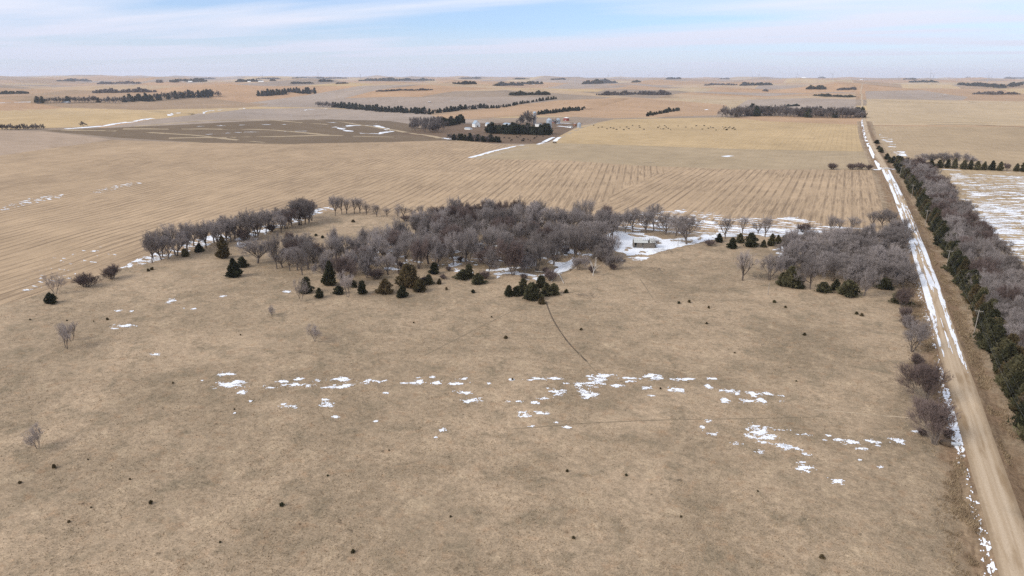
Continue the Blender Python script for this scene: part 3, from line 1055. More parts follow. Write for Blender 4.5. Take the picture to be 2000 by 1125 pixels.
def cedar_meshes(name, seed, wide=0.42, n=2600, mt=None, pointed=0.8, lean=0.0, leaf=0.065):
    """a juniper: stem plus sprays of foliage spread through an uneven cone, height 1"""
    g = np.random.default_rng(seed)
    lob = g.uniform(0, math.tau, 5)

    def prof(t, a):
        base = np.minimum(1, (t + 0.04) / 0.16) ** 0.7 * (1 - t) ** pointed
        return wide * base * (1 + 0.16 * np.sin(3 * a + lob[0] + 5 * t) + 0.14 * np.sin(5 * a + lob[1] - 9 * t) + 0.12 * np.sin(2 * a + lob[2] + 14 * t))
    t = g.random(n) ** 1.25 * 0.97 + 0.015
    a = g.uniform(0, math.tau, n)
    nb = 46                                              # boughs: foliage gathers round them and leaves gaps between
    bt, ba = g.random(nb) ** 1.2 * 0.92 + 0.02, g.uniform(0, math.tau, nb)
    which = g.integers(0, nb, n)
    free = g.random(n) < 0.3
    t = np.where(free, t, np.clip(bt[which] + g.normal(0, 0.045, n), 0.01, 0.985))
    a = np.where(free, a, ba[which] + g.normal(0, 0.30, n))
    bl = g.uniform(0.72, 1.28, nb)[which]
    rr = prof(t, a) * np.sqrt(g.uniform(0.15, 1.0, n)) * np.where(free, 0.9, bl)
    P = np.column_stack([np.cos(a) * rr + lean * t, np.sin(a) * rr, t])
    out = np.column_stack([np.cos(a), np.sin(a), g.uniform(0.2, 1.3, n)])
    out += g.normal(0, 0.35, (n, 3))
    out /= np.linalg.norm(out, axis=1)[:, None]
    side = np.cross(out, g.normal(0, 1, (n, 3)))
    side /= np.linalg.norm(side, axis=1)[:, None]
    L = leaf * g.uniform(0.7, 1.6, n)[:, None] * (1.15 - 0.5 * t)[:, None]
    W = L * 0.42
    V = np.stack([P - out * L * 0.5, P + side * W, P + out * L, P - side * W], 1).reshape(-1, 3)
    F = np.arange(4 * n).reshape(-1, 4)
    # dense inner mass of the same foliage
    m = 9
    tt = np.linspace(0.03, 0.93, m)
    an = np.linspace(0, math.tau, 10, endpoint=False)
    TT, AN = np.meshgrid(tt, an, indexing='ij')
    r2 = prof(TT, AN) * 0.55
    core = np.column_stack([(np.cos(AN) * r2 + lean * TT).ravel(), (np.sin(AN) * r2).ravel(), TT.ravel()])
    idx = np.arange(m * 10).reshape(m, 10)
    Fc = np.stack([idx[:-1], np.roll(idx, -1, 1)[:-1], np.roll(idx, -1, 1)[1:], idx[1:]], -1).reshape(-1, 4) + len(V)
    crown = mesh_np(name + '_crown', np.concatenate([V, core]), np.concatenate([F, Fc]), mt or M_cedar)
    k = 6
    ring = np.linspace(0, math.tau, k, endpoint=False)
    tv = np.concatenate([np.column_stack([np.cos(ring) * r_ + lean * z_, np.sin(ring) * r_, np.full(k, z_)]) for r_, z_ in ((0.03, -0.02), (0.022, 0.2), (0.006, 0.8))])
    i2 = np.arange(3 * k).reshape(3, k)
    tf = np.stack([i2[:-1], np.roll(i2, -1, 1)[:-1], np.roll(i2, -1, 1)[1:], i2[1:]], -1).reshape(-1, 4)
    return mesh_np(name + '_trunk', tv, tf, M_bark), crown, wide


PROTO = {}
PROTO['broad'] = [Bare(s, 13, 1, 0.95, 0.2, 7, 1.08, 0.24, twig=0.022).meshes('broad', M_bark, M_twig) for s in (1, 2, 3)]
PROTO['upright'] = [Bare(s, 14, 1, 0.6, 0.24, 7, 1.05, 0.34, twig=0.022).meshes('upright', M_bark, M_twig) for s in (11, 12, 13)]
PROTO['vase'] = [Bare(s, 12, 3, 0.65, 0.16, 7, 1.05, 0.32, twig=0.021).meshes('vase', M_bark, M_twig) for s in (21, 22)]
PROTO['dense'] = [Bare(s, 11, 2, 1.0, 0.16, 9, 1.12, 0.24, twig=0.023).meshes('dense', M_bark, M_twig) for s in (31, 32, 33)]
PROTO['dark'] = [Bare(s, 10, 5, 0.6, 0.12, 9, 1.1, 0.42, twig=0.017).meshes('dark', M_bark, M_twig_dark) for s in (41, 42)]
PROTO['sparse'] = [Bare(s, 12, 1, 0.9, 0.22, 7, 0.85, 0.26, twig=0.017).meshes('sparse', M_bark, M_twig) for s in (51, 52, 53)]
PROTO['pale'] = [Bare(s, 7, 2, 0.6, 0.2, 7, 0.95, 0.4, twig=0.010, r0=0.11).meshes('pale', M_bark, M_twig_pale) for s in (61, 62)]
PROTO['shrub'] = [Bare(s, 4, 9, 0.7, 0.10, 8, 1.0, 0.45, twig=0.014, r0=0.07, levels=3).meshes('shrub', M_bark, M_twig_dark) for s in (71, 72)]
PROTO['dead'] = [Bare(s, 11, 1, 0.7, 0.35, 5, 0.45, 0.1, levels=2, twig=0.05).meshes('dead', M_dead, M_dead) for s in (81,)]
PROTO['cedar'] = [cedar_meshes('cedar', 1, 0.36, pointed=0.6), cedar_meshes('cedar', 2, 0.44, pointed=0.48), cedar_meshes('cedar', 3, 0.32, pointed=0.6), cedar_meshes('cedar', 14, 0.40, pointed=0.42)]
PROTO['cedar_round'] = [cedar_meshes('cedar', 4, 0.56, pointed=0.42), cedar_meshes('cedar', 5, 0.52, pointed=0.5), cedar_meshes('cedar', 15, 0.5, pointed=0.4)]
PROTO['rusty'] = [cedar_meshes('cedar', 6, 0.50, mt=M_rust, pointed=0.45), cedar_meshes('cedar', 7, 0.45, mt=M_rust, pointed=0.55)]
PROTO['seedling'] = [cedar_meshes('cedar', 8, 0.55, 220, pointed=0.35, leaf=0.2), cedar_meshes('cedar', 9, 0.6, 220, M_rust, 0.3, leaf=0.22), cedar_meshes('cedar', 10, 0.5, 160, M_rust, 0.4, leaf=0.25)]
NAME = dict(broad='bare_tree', upright='bare_tree', vase='bare_tree', dense='bare_tree', dark='bare_tree', sparse='bare_tree', pale='bare_tree', shrub='shrub', dead='dead_tree',
            cedar='cedar_tree', cedar_round='cedar_tree', rusty='cedar_tree', seedling='cedar_seedling')
CAT = dict(bare_tree='tree', shrub='shrub', dead_tree='dead tree', cedar_tree='cedar', cedar_seedling='seedling')


def plant(kind, x, y, h, label, group=None, w=None, name=None):
    """one tree at (x,y): h metres tall, w crown width in metres (None keeps the kind's own proportion)"""
    t, c, rad = PROTO[kind][rnd.randrange(len(PROTO[kind]))]
    nm = name or NAME[kind]
    z = float(height(x, y)) - 0.02 * h * 0.3
    sx = h if w is None else w / (2 * rad)
    sx = max(0.55 * h, min(1.7 * h, sx))
    o = empty(nm, (x, y, z), rnd.uniform(0, math.tau), (sx, sx, h))
    tag(o, label, CAT.get(nm, 'tree'), group)
    obj('trunk', t, o)
    obj('crown', c, o)
    return o


def plant_px(kind, px, py, hpx, label, group=None, wpx=None, name=None):
    x, y, z = at(float(px), float(py))
    k = metres(1.0, x, y, z)
    return plant(kind, x, y, hpx * k, label, group, None if wpx is None else wpx * k * 0.95, name)


def scatter(px, n, mind, seed):
    """n spots inside a photo outline, at least mind metres apart"""
    g = random.Random(seed)
    P = ground_poly(px, 3)
    x0, y0 = P.min(0)
    x1, y1 = P.max(0)
    out = []
    for _ in range(n * 60):
        x, y = g.uniform(x0, x1), g.uniform(y0, y1)
        if inside(np.array([x]), np.array([y]), P)[0] and all((x - a) ** 2 + (y - b) ** 2 > mind ** 2 for a, b in out):
            out.append((x, y))
            if len(out) == n:
                break
    return out


# ------------------------------------------------------------------ trees standing by themselves or told apart
WEST = 'bare trees of the western tree line'
SECOND = 'bare trees at the grove\'s western end'
LANE = 'bare trees along the lane behind the shed'
ONE = [  # kind, base x, base y, height px, label, width px
    ('pale', 131, 681, 55, 'pale leafless young tree, front one of a pair in open pasture', None),
    ('pale', 140, 665, 40, 'pale leafless young tree, rear one of a pair in open pasture', None),
    ('pale', 75, 875, 50, 'small frosted leafless tree alone low in the pasture', None),
    ('pale', 531, 619, 24, 'tiny pale leafless tree alone in the pasture above the snow band', None),
    ('pale', 615, 667, 38, 'slim grey leafless tree alone in mid pasture', None),
    ('pale', 588, 588, 50, 'thin pale sapling before the small cedar at the grove\'s western front', 22),
    ('pale', 679, 580, 52, 'pale leafless tree at the front edge of the grove', 40),
    ('pale', 108, 574, 46, 'pale wispy tree behind a lone cedar at the stubble edge', 40),
    ('broad', 504, 514, 52, 'low spreading bare tree with wide limbs before the western tree line', 75),
    ('upright', 541, 525, 74, 'tall narrow bare tree west of the grove', 34),
    ('sparse', 602, 526, 66, 'open-crowned bare tree with crooked limbs on the grassy rise', 52),
    ('sparse', 648, 515, 56, 'bare tree with bird-nest clumps at the grove\'s western end', 52),
    ('sparse', 566, 529, 48, 'small crooked bare tree between the tall narrow one and the grove', 36),
    ('broad', 1047, 458, 68, 'big round-crowned bare tree rising behind the grove', 66),
    ('broad', 1341, 477, 60, 'wide crooked bare tree at the end of the snowy yard', 72),
    ('sparse', 1450, 548, 64, 'leaning open-crowned bare tree alone before the lane cedars', 48),
    ('vase', 1502, 547, 58, 'fan-shaped bare tree beside the eastern thicket', 52),
    ('broad', 1688, 578, 68, 'bare tree with a visible trunk at the thicket\'s front edge', 56),
    ('broad', 1582, 565, 74, 'round bare tree in the middle of the thicket\'s front', 60),
    ('vase', 1781, 686, 78, 'leafless roadside tree, farthest of three beside the gravel road', 62),
    ('dark', 1806, 785, 84, 'dark leafless roadside tree, middle one of three beside the gravel road', 88),
    ('dark', 1825, 864, 92, 'dark leafless roadside tree, nearest of three beside the gravel road', 92),
    ('dark', 1761, 601, 44, 'slender dark bare tree growing through a cedar near the road', 34),
    ('sparse', 1280, 484, 22, 'small spreading bare tree in the snow before the old shed', 34),
    ('dark', 862, 434, 36, 'dark leafless tree at the grove\'s back corner', 40),
]
for k, x, y, h, lab, w in ONE:
    plant_px(k, x, y, h, lab, None, w)
ROWS = [(WEST, 'bare grey tree at the western tree line\'s near end', [(297, 514, 63), (315, 508, 54), (343, 499, 66), (367, 493, 62), (388, 483, 54), (402, 479, 55), (418, 474, 48), (434, 469, 45), (451, 473, 46)], 'upright', 40),
        (WEST, 'bare tree in the western tree line near its drifted bend', [(486, 470, 64), (504, 469, 62), (520, 456, 52), (556, 445, 40), (570, 442, 42), (584, 440, 55), (596, 438, 54), (604, 434, 46)], 'broad', 44),
        (WEST, 'bare tree in the western tree line near its far end', [(655, 421, 42), (668, 419, 40), (677, 418, 34), (692, 417, 34), (703, 416, 32), (716, 419, 24), (736, 423, 26), (756, 424, 24), (777, 427, 33), (788, 425, 30), (806, 421, 18), (824, 427, 29), (840, 430, 28)], 'sparse', 28),
        (LANE, 'bare tree standing between the old shed and the stubble', [(1221, 455, 54), (1236, 453, 50), (1277, 450, 56), (1262, 455, 44), (1300, 458, 44), (1320, 461, 44), (1205, 448, 36)], 'broad', 48),
        (LANE, 'bare tree beside the snowy lane east of the shed', [(1416, 466, 46), (1450, 456, 36), (1494, 463, 46), (1480, 456, 30), (1621, 458, 40), (1662, 451, 30), (1704, 445, 36), (1723, 445, 40), (1739, 446, 36), (1640, 450, 24)], 'sparse', 38)]
for grp, lab, pts, kind, w in ROWS:
    for j_, (x, y, h) in enumerate(sorted(pts)):
        plant_px(kind if rnd.random() < .75 else 'broad', x, y, h, '%s, %s from the left' % (lab, 'first second third fourth fifth sixth seventh eighth ninth tenth eleventh twelfth thirteenth'.split()[j_]), grp, w * rnd.uniform(.85, 1.15))
# the grove: a crowd of leafless trees
def pix(x, y, z=0.0):
    v = np.array([x, y, z]) - CAM
    d_ = v @ FWD
    return 1000 + FPX * (v @ RIGHT) / d_, 562.5 - FPX * (v @ UP) / d_


def grove_label(x, y):
    px, py = pix(x, y)
    return 'mauve-grey leafless tree in the %s%s' % ('back row of the grove' if py < 462 else 'middle of the grove' if py < 500 else 'front of the grove',
                                                       ', above the rusty cedars' if px < 860 else ', towards the old shed' if px > 1090 else ', above the white dead tree' if px < 980 else ', around the hidden house')


def belt_place(y):
    return ('in the bottom right corner' if y < 210 else 'behind the nearest utility pole' if y < 310 else 'opposite the roadside cedar' if y < 415 else 'opposite the thicket and lane end' if y < 530 else 'past the third pole' if y < 640 else 'near its far tip by the crossing track')


for i, (x, y) in enumerate(scatter([(715, 540), (730, 500), (790, 470), (850, 448), (872, 430), (1010, 430), (1180, 440), (1205, 480), (1198, 528), (1105, 520), (1060, 535), (930, 548), (860, 532), (790, 545)], 126, 6.5, 21)):
    k = ('broad', 'dense', 'sparse', 'upright', 'vase', 'dense', 'sparse', 'broad', 'dark')[i % 9]
    back = y - 0.47 * x > 0
    plant(k, x, y, rnd.uniform(10, 18.5), grove_label(x, y), 'leafless trees of the grove', rnd.uniform(9.5, 14))
for x, y in scatter([(865, 436), (905, 424), (1010, 428), (1000, 455), (880, 462)], 9, 6, 5):
    plant('dark', x, y, rnd.uniform(13, 17), 'dark leafless tree in the tall block behind the grove', 'dark trees behind the grove', rnd.uniform(11, 14))
for x, y in scatter([(1120, 500), (1195, 490), (1205, 530), (1150, 536), (1110, 530)], 7, 6, 8):
    plant('dense', x, y, rnd.uniform(9, 11.5), 'rounded bushy leafless tree at the grove\'s eastern end', 'bushy trees at the grove\'s eastern end', rnd.uniform(10, 13))
for x, y in scatter([(1525, 505), (1550, 482), (1640, 476), (1762, 472), (1772, 560), (1690, 566), (1590, 556), (1535, 545)], 56, 5.5, 9):
    plant('dense' if rnd.random() < .8 else 'vase', x, y, rnd.uniform(10, 15), 'rounded mauve leafless tree in the roadside thicket, ' + ('back' if pix(x, y)[1] < 505 else 'front') + (' near the road' if pix(x, y)[0] > 1690 else ' at the lane side' if pix(x, y)[0] < 1600 else ' centre'), 'leafless trees of the roadside thicket', rnd.uniform(11.5, 16))
for x, y, h, lab in ((962, 478, 40, 'bleached dead tree standing in the middle of the grove'), (920, 500, 30, 'bleached dead snag showing between grove trees'),
                     (1158, 538, 36, 'pale dead trunk under the bushy eastern grove end'), (1092, 505, 26, 'pale broken snag beside the hidden house')):
    plant_px('dead', x, y, h, lab)

# trees on the slope west of the grove
for i, (x, y) in enumerate(scatter([(528, 522), (560, 500), (620, 490), (720, 478), (735, 540), (700, 566), (640, 560), (585, 545)], 26, 7.0, 31)):
    px_, py_ = pix(x, y)
    plant(('sparse', 'broad', 'dense', 'upright', 'dark')[i % 5], x, y, rnd.uniform(9.5, 14.5), 'leafless tree on the slope west of the grove, ' + ('beside the tall narrow tree' if px_ < 610 else 'near the leaning cedar' if px_ < 675 else 'against the grove'),
          'leafless trees on the slope west of the grove', rnd.uniform(8.5, 12.5))
for i, (x, y) in enumerate(scatter([(285, 512), (340, 492), (440, 462), (470, 455), (480, 475), (440, 482), (340, 506)], 12, 6.0, 32)):
    plant('broad' if i % 2 else 'upright', x, y, rnd.uniform(11, 16), 'bare tree filling the western tree line behind the front trunks', 'bare trees filling the western tree line', rnd.uniform(9, 12))
for i, (x, y) in enumerate(scatter([(485, 465), (520, 446), (600, 425), (625, 425), (600, 441), (520, 468)], 9, 6.0, 33)):
    plant('broad' if i % 2 else 'dark', x, y, rnd.uniform(11, 15), 'bare tree filling the tree line at its drifted bend', 'bare trees filling the drifted bend', rnd.uniform(9, 12))

for i, (x, y) in enumerate(scatter([(715, 548), (740, 500), (850, 455), (1180, 450), (1200, 530), (1060, 545), (930, 555), (800, 556)], 40, 8.0, 51)):
    plant('shrub', x, y, rnd.uniform(2.2, 4.5), 'low twiggy undergrowth shrub beneath the grove trees, ' + ('above the rusty cedars' if pix(x, y)[0] < 860 else 'towards the old shed' if pix(x, y)[0] > 1060 else 'mid grove'), 'undergrowth shrubs of the grove', rnd.uniform(3.5, 7))

# shrubs
for x, y, h, w, lab in ((168, 560, 30, 58, 'dense dark rounded shrub at the stubble edge'), (219, 545, 33, 40, 'twiggy round shrub beside the dark one at the stubble edge'),
                        (476, 470, 28, 34, 'dark thicket shrub under the drifted tree line'), (530, 453, 20, 26, 'small dark shrub in the western tree line'),
                        (792, 432, 14, 40, 'low dark shrub clump behind the grassy rise'), (834, 434, 16, 44, 'low dark shrub clump at the grove\'s back corner'),
                        (1570, 454, 20, 36, 'low grey shrub beside the lane'), (1385, 480, 14, 40, 'low tangled shrub at the end of the snowy yard'),
                        (735, 545, 22, 40, 'grey shrub at the grove\'s front'), (1075, 548, 24, 46, 'grey brush around the fallen white timber'),
                        (1625, 331, 14, 26, 'small roadside shrub clump, left one by the crossing track'), (1662, 331, 13, 18, 'small shrub, second by the crossing track'),
                        (1680, 331, 16, 22, 'small shrub, third by the crossing track'), (1697, 332, 13, 16, 'small shrub nearest the road by the crossing track'),
                        (1772, 640, 30, 34, 'brushy grey shrub below the cedar near the road'), (1790, 712, 26, 34, 'brushy shrub between the farthest and middle roadside trees'), (1798, 735, 30, 30, 'twiggy shrub just behind the middle roadside tree'), (1768, 618, 22, 26, 'low brush beside the cedar near the road'),
                        (1851, 850, 20, 20, 'dark weedy shrub above the culvert pipe'), (1800, 850, 14, 22, 'dark brush lying in a snow patch by the roadside tree')):
    plant_px('shrub', x, y, h, lab, None, w)

# cedars told apart
for k, x, y, h, w, lab in (
        ('cedar_round', 100, 592, 24, 27, 'lone dark cedar at the stubble edge far left'),
        ('rusty', 437, 504, 50, 28, 'tall rusty-dark cedar before the western tree line'),
        ('cedar', 458, 541, 42, 32, 'frosted grey-green cedar in front of the tall rusty one'),
        ('cedar_round', 474, 522, 24, 22, 'small dark cedar behind the frosted one'),
        ('cedar', 390, 492, 20, 20, 'small dark cedar under the western trees'), ('cedar', 362, 501, 18, 16, 'small dark cedar at the foot of the western trees'),
        ('cedar', 645, 557, 54, 28, 'tall dark cedar leaning among the grove\'s western trees'),
        ('cedar', 599, 572, 36, 28, 'ragged dark cedar beside the thin pale sapling'),
        ('cedar', 624, 581, 22, 18, 'small dark cedar alone before the grove'),
        ('cedar_round', 662, 574, 18, 24, 'squat dark cedar at the grove\'s western front'),
        ('cedar', 708, 574, 30, 18, 'narrow dark cedar at the grove\'s front'), ('cedar', 691, 561, 16, 16, 'small dark cedar behind the narrow one'),
        ('rusty', 753, 573, 33, 36, 'round rusty-green cedar with snow at its foot'),
        ('rusty', 798, 560, 52, 48, 'largest rusty-green cedar at the grove\'s front'),
        ('cedar', 786, 580, 25, 26, 'dark spiky cedar before the largest rusty one'),
        ('rusty', 821, 569, 27, 28, 'rounded rusty cedar beside the largest one'),
        ('cedar', 838, 555, 22, 20, 'dark oval cedar east of the rusty ones'), ('rusty', 858, 555, 13, 11, 'tiny oval cedar before the grove'),
        ('cedar', 848, 535, 26, 20, 'dark cedar deep among the grove trunks'),
        ('cedar_round', 904, 545, 22, 34, 'wide dark green cedar at the grove\'s front edge'), ('cedar', 916, 542, 30, 24, 'pointed dark cedar behind the wide one'),
        ('cedar_round', 934, 554, 24, 30, 'dark rounded cedar by the grove\'s middle front'),
        ('cedar', 976, 488, 15, 14, 'small rusty cedar in the snow inside the grove'), ('cedar', 1077, 490, 18, 20, 'dark cedar beside the hidden house'),
        ('cedar', 994, 578, 24, 20, 'pointed cedar, western end of the front clump'), ('cedar', 1010, 577, 21, 24, 'small cedar, second in the front clump'),
        ('cedar', 1022, 572, 32, 28, 'tall dark cedar in the front clump'), ('cedar_round', 1039, 585, 38, 38, 'largest dark cedar of the front clump'),
        ('cedar', 1056, 562, 28, 24, 'pointed cedar at the back of the front clump'), ('cedar', 1068, 577, 28, 28, 'dark cedar before the white timber'),
        ('cedar_round', 1082, 574, 24, 26, 'dark cedar, eastern end of the front clump'), ('rusty', 1058, 593, 15, 17, 'small brown cedar where the trail begins'),
        ('cedar', 1106, 572, 9, 10, 'tiny round cedar east of the front clump'),
        ('cedar', 1404, 473, 20, 16, 'small cedar, westernmost along the lane'), ('cedar', 1430, 485, 24, 22, 'dark cedar before the lane, second from the west'),
        ('cedar', 1445, 474, 21, 18, 'cedar behind the second one along the lane'), ('cedar_round', 1466, 482, 31, 30, 'largest dark cedar beside the lane'),
        ('cedar', 1491, 483, 17, 13, 'small narrow cedar along the lane'), ('cedar', 1507, 480, 27, 18, 'pointed cedar east of the narrow one'),
        ('cedar', 1519, 476, 20, 16, 'cedar at the thicket\'s back corner'), ('cedar', 1532, 471, 14, 14, 'tiny cedar at the lane beside the thicket'),
        ('cedar', 1528, 558, 30, 24, 'dark cedar at the thicket\'s western front corner'), ('cedar', 1543, 560, 46, 36, 'tall dark cedar in the thicket\'s front'),
        ('cedar_round', 1560, 563, 26, 26, 'dark cedar beside the tall one in the thicket\'s front'), ('cedar_round', 1608, 570, 22, 34, 'squat dark cedar in the thicket\'s front'),
        ('cedar_round', 1656, 577, 34, 46, 'wide black-green cedar at the thicket\'s front'), ('cedar', 1632, 566, 24, 22, 'dark cedar between the squat and the wide one'),
        ('cedar_round', 1728, 564, 24, 34, 'dark cedar under the thicket\'s eastern trees'), ('cedar_round', 1757, 592, 30, 38, 'dark cedar with a bare tree growing through, near the road'),
        ('cedar', 1546, 500, 24, 22, 'dark cedar inside the thicket by the snow'), ('cedar', 1664, 500, 28, 26, 'dark cedar deep in the thicket'),
        ('cedar', 1654, 460, 14, 14, 'small cedar behind the thicket'), ('rusty', 1673, 460, 12, 12, 'small rusty cedar behind the thicket'),
        ('cedar', 1716, 292, 9, 10, 'small dark cedar beside the far road bend')):
    plant_px(k, x, y, h * .88, lab, None, w * .92)
SEED = [(210, 625, 7), (59, 625, 4), (106, 914, 11), (39, 944, 7), (295, 984, 10), (551, 988, 10), (690, 1079, 8), (1120, 1052, 7), (1605, 1090, 10), (988, 661, 8), (1135, 645, 7), (1384, 602, 7), (1380, 633, 6),
        (1571, 655, 8), (1673, 614, 8), (1683, 617, 8), (1512, 591, 8), (1534, 601, 6), (1326, 593, 7), (1346, 591, 8), (924, 572, 10), (872, 566, 8), (808, 631, 4), (338, 749, 5), (1223, 929, 6), (1108, 921, 6),
        (290, 530, 8), (297, 527, 8), (690, 434, 8), (580, 464, 7), (605, 466, 7), (617, 461, 7), (630, 465, 8), (563, 482, 7), (604, 481, 8), (131, 627, 4), (183, 628, 3), (172, 898, 4), (254, 937, 5), (178, 992, 4),
        (458, 800, 4), (1001, 742, 5), (1435, 690, 4), (1290, 760, 5), (760, 880, 4), (640, 930, 5), (880, 1010, 5), (1330, 1010, 5), (430, 1060, 5), (135, 1020, 6), (1480, 960, 4), (1555, 745, 4), (960, 620, 4), (470, 655, 4)]
for x, y, h in SEED:
    big_ = h >= 7
    where = ('low in the foreground pasture' if y > 860 else 'in the open middle pasture' if y > 600 else 'on the grassy rise behind the western trees' if y < 500 else 'before the grove and thicket')
    plant_px('seedling', x, y, h * .68, ('dark knee-high cedar seedling ' if big_ else 'tiny dark cedar sprout ') + where, ('cedar seedlings ' if big_ else 'cedar sprouts ') + where)

# ------------------------------------------------------------------ the shelterbelt east of the road
belt = random.Random(77)
y = 128.0
while y < 800:
    plant(('cedar', 'cedar', 'cedar_round', 'cedar_round', 'cedar', 'rusty')[belt.randrange(6)], float(road_x(y)) + 13.5 + belt.uniform(-1.9, 1.9), y, belt.uniform(6.2, 10.5) * (0.8 if y > 650 else 1), 'dark cedar of the shelterbelt facing the road, ' + belt_place(y),
          'cedars of the shelterbelt', belt.uniform(4.5, 8.0), 'shelterbelt_cedar')
    y += belt.uniform(2.6, 4.3)
for off in (18.5, 25.5, 32):
    y = 118.0 + off
    while y < 770:
        plant(('dense', 'dense', 'vase', 'dark', 'broad')[belt.randrange(5)], float(road_x(y)) + off + belt.uniform(-2.6, 2.2), y, belt.uniform(9.5, 15.0) * (0.85 if off > 30 else 1), 'mauve leafless shelterbelt tree, %s row, %s' % ('first' if off < 20 else 'second' if off < 30 else 'outer', belt_place(y)),
              'leafless trees of the shelterbelt', belt.uniform(9, 12), 'shelterbelt_tree')
        y += belt.uniform(8.0, 10.5)
CAT['shelterbelt_cedar'] = 'cedar'
# the cross belt beyond it: cedars in a row with a few big bare trees
x = float(road_x(790)) + 42
while x < float(road_x(790)) + 260:
    yy = 790 - (x - road_x(790)) * 0.035 + belt.uniform(-1.5, 1.5)
    plant('cedar' if belt.random() < .8 else 'dark', x, yy, belt.uniform(7, 10), 'small dark tree in the row along the east field\'s far edge', 'cedars along the east field\'s far edge', belt.uniform(5, 7), 'windrow_cedar')
    x += belt.uniform(5, 7.5)
for px_, py_, h in ((1818, 322, 24), (1842, 322, 26), (1862, 324, 28), (1880, 322, 26), (1896, 325, 22), (1800, 318, 20)):
    plant_px('broad', px_, py_, h, 'round bare tree behind the cedar row of the east field', 'bare trees behind the east cedar row', 34)
for px_, py_, h in ((1720, 297, 10), (1712, 280, 8), (1732, 310, 12), (1744, 318, 14), (1752, 316, 13), (1760, 322, 16), (1738, 316, 10)):
    plant_px('cedar', px_, py_, h, 'small dark cedar at the shelterbelt\'s far tip', 'cedars at the shelterbelt\'s far tip', 12)

# ------------------------------------------------------------------ far windbreak trees, each on its own but without parts
M_far = tree_mat('far_twigs', (0.11, 0.096, 0.092), (0.21, 0.178, 0.166), 0.2)
M_farced = tree_mat('far_cedar', (0.022, 0.030, 0.020), (0.055, 0.058, 0.036), 0.2)


def joined(name, b, m):
    V, C = np.concatenate(b.TV), np.concatenate(b.CV)
    q = np.concatenate(b.TF)
    F = np.concatenate([q[:, [0, 1, 2]], q[:, [0, 2, 3]], np.arange(len(C)).reshape(-1, 3) + len(V)])
    A = np.concatenate([V, C])
    return mesh_np(name, A / A[:, 2].max(), F, m)


def cedar_arrays(seed, n, wide, leaf, pointed):
    t_, c_, w_ = cedar_meshes('far', seed, wide, n, M_farced, pointed, 0, leaf)
    V = np.zeros(len(c_.vertices) * 3, np.float32)
    c_.vertices.foreach_get('co', V)
    F = np.array([list(p.vertices) for p in c_.polygons])
    return V.reshape(-1, 3).astype(float), F, c_


FAR_BARE = [joined('far_tree', Bare(s, 12, 2, 0.95, 0.15, 7, 0.8, 0.14, twig=0.13, levels=3), M_far) for s in (91, 92, 93)]
_cA = [cedar_arrays(s, 420, 0.42, 0.14, 0.42) for s in (94, 95)]
FAR_CED = [a[2] for a in _cA]
CAT['windbreak_tree'] = 'tree'
CAT['windbreak_cedar'] = 'cedar'


def far_tree(px, py, hpx, bare, label, group, wide=1.0):
    x, y, z = at(float(px), float(py))
    h = hpx * metres(1.0, x, y, z)
    me = (FAR_BARE if bare else FAR_CED)[rnd.randrange(2)]
    o = obj('windbreak_tree' if bare else 'windbreak_cedar', me)
    o.location = (x, y, z - 0.2)
    o.rotation_euler = (0, 0, rnd.uniform(0, 6.28))
    o.scale = (h * wide, h * wide, h)
    return tag(o, label, 'tree' if bare else 'cedar', group)


def far_row(line, n, h, bare, label, group, jit=1.5, wide=1.0):
    q = np.array(line, float)
    t = np.concatenate([[0], np.cumsum(np.hypot(*np.diff(q, axis=0).T))])
    for s in np.linspace(0, t[-1], n):
        px, py = np.interp(s, t, q[:, 0]) + rnd.uniform(-1.5, 1.5), np.interp(s, t, q[:, 1]) + rnd.uniform(-jit, jit) * 0.5
        far_tree(px, py, h * rnd.uniform(.75, 1.2), rnd.random() < bare, label + (', near its left end' if s < t[-1] * .34 else ', about its middle' if s < t[-1] * .67 else ', towards its right end'), group, wide)


far_row([(622, 208), (650, 211)], 6, 12, .9, 'bare tree at the near end of the long far windbreak', 'trees of the long far windbreak', wide=.9)
far_row([(652, 210), (688, 213), (760, 219), (838, 223)], 42, 11.5, .06, 'dark cedar in the long windbreak beyond the grey field', 'trees of the long far windbreak', wide=.85)
far_row([(845, 222), (900, 215), (950, 211)], 24, 9, .2, 'dark tree in the far windbreak that curves over the ridge', 'trees of the curving far windbreak')
far_row([(950, 212), (975, 211), (1030, 201), (1085, 193)], 30, 5.5, .05, 'small dark tree far along the curving windbreak', 'trees of the curving far windbreak', jit=.8)
far_row([(1052, 224), (1095, 219), (1140, 215)], 24, 8, .0, 'dark cedar in the short far row right of the silo', 'cedars of the row right of the silo')
far_row([(1266, 227), (1295, 221), (1327, 216)], 16, 8, .0, 'dark cedar in the lone short row on the far pink field', 'cedars of the lone short far row')
for g_ in range(3):
    far_row([(1440, 226 + g_), (1520, 224 + g_ * 1.5), (1600, 226 + g_ * 2), (1682, 229 + g_)], 34, 19, .88, 'tall tree in the dense windbreak left of the far road', 'trees of the dense windbreak by the far road', wide=.85)
far_row([(1411, 229), (1444, 230)], 7, 21, 1, 'round bare tree at the western end of the dense windbreak', 'trees of the dense windbreak by the far road', wide=.8)
far_row([(72, 201), (150, 200), (232, 201)], 30, 12, .9, 'grey bare tree in the far grove at the left', 'trees of the far left grove', wide=.9)
far_row([(235, 200), (300, 197), (370, 190), (428, 188)], 40, 13, .45, 'dark tree in the far shelterbelt beside the left grove', 'trees of the far left shelterbelt', wide=.8)
for g_ in range(2):
    far_row([(506, 187 + g_), (560, 183 + g_), (614, 182 + g_)], 20, 10, .3, 'dark tree in the compact far windbreak', 'trees of the compact far windbreak', wide=.8)
far_row([(0, 253), (40, 253), (84, 252)], 18, 11, 1, 'bare shrubby tree at the left edge before the golden field', 'shrubby trees at the left edge')
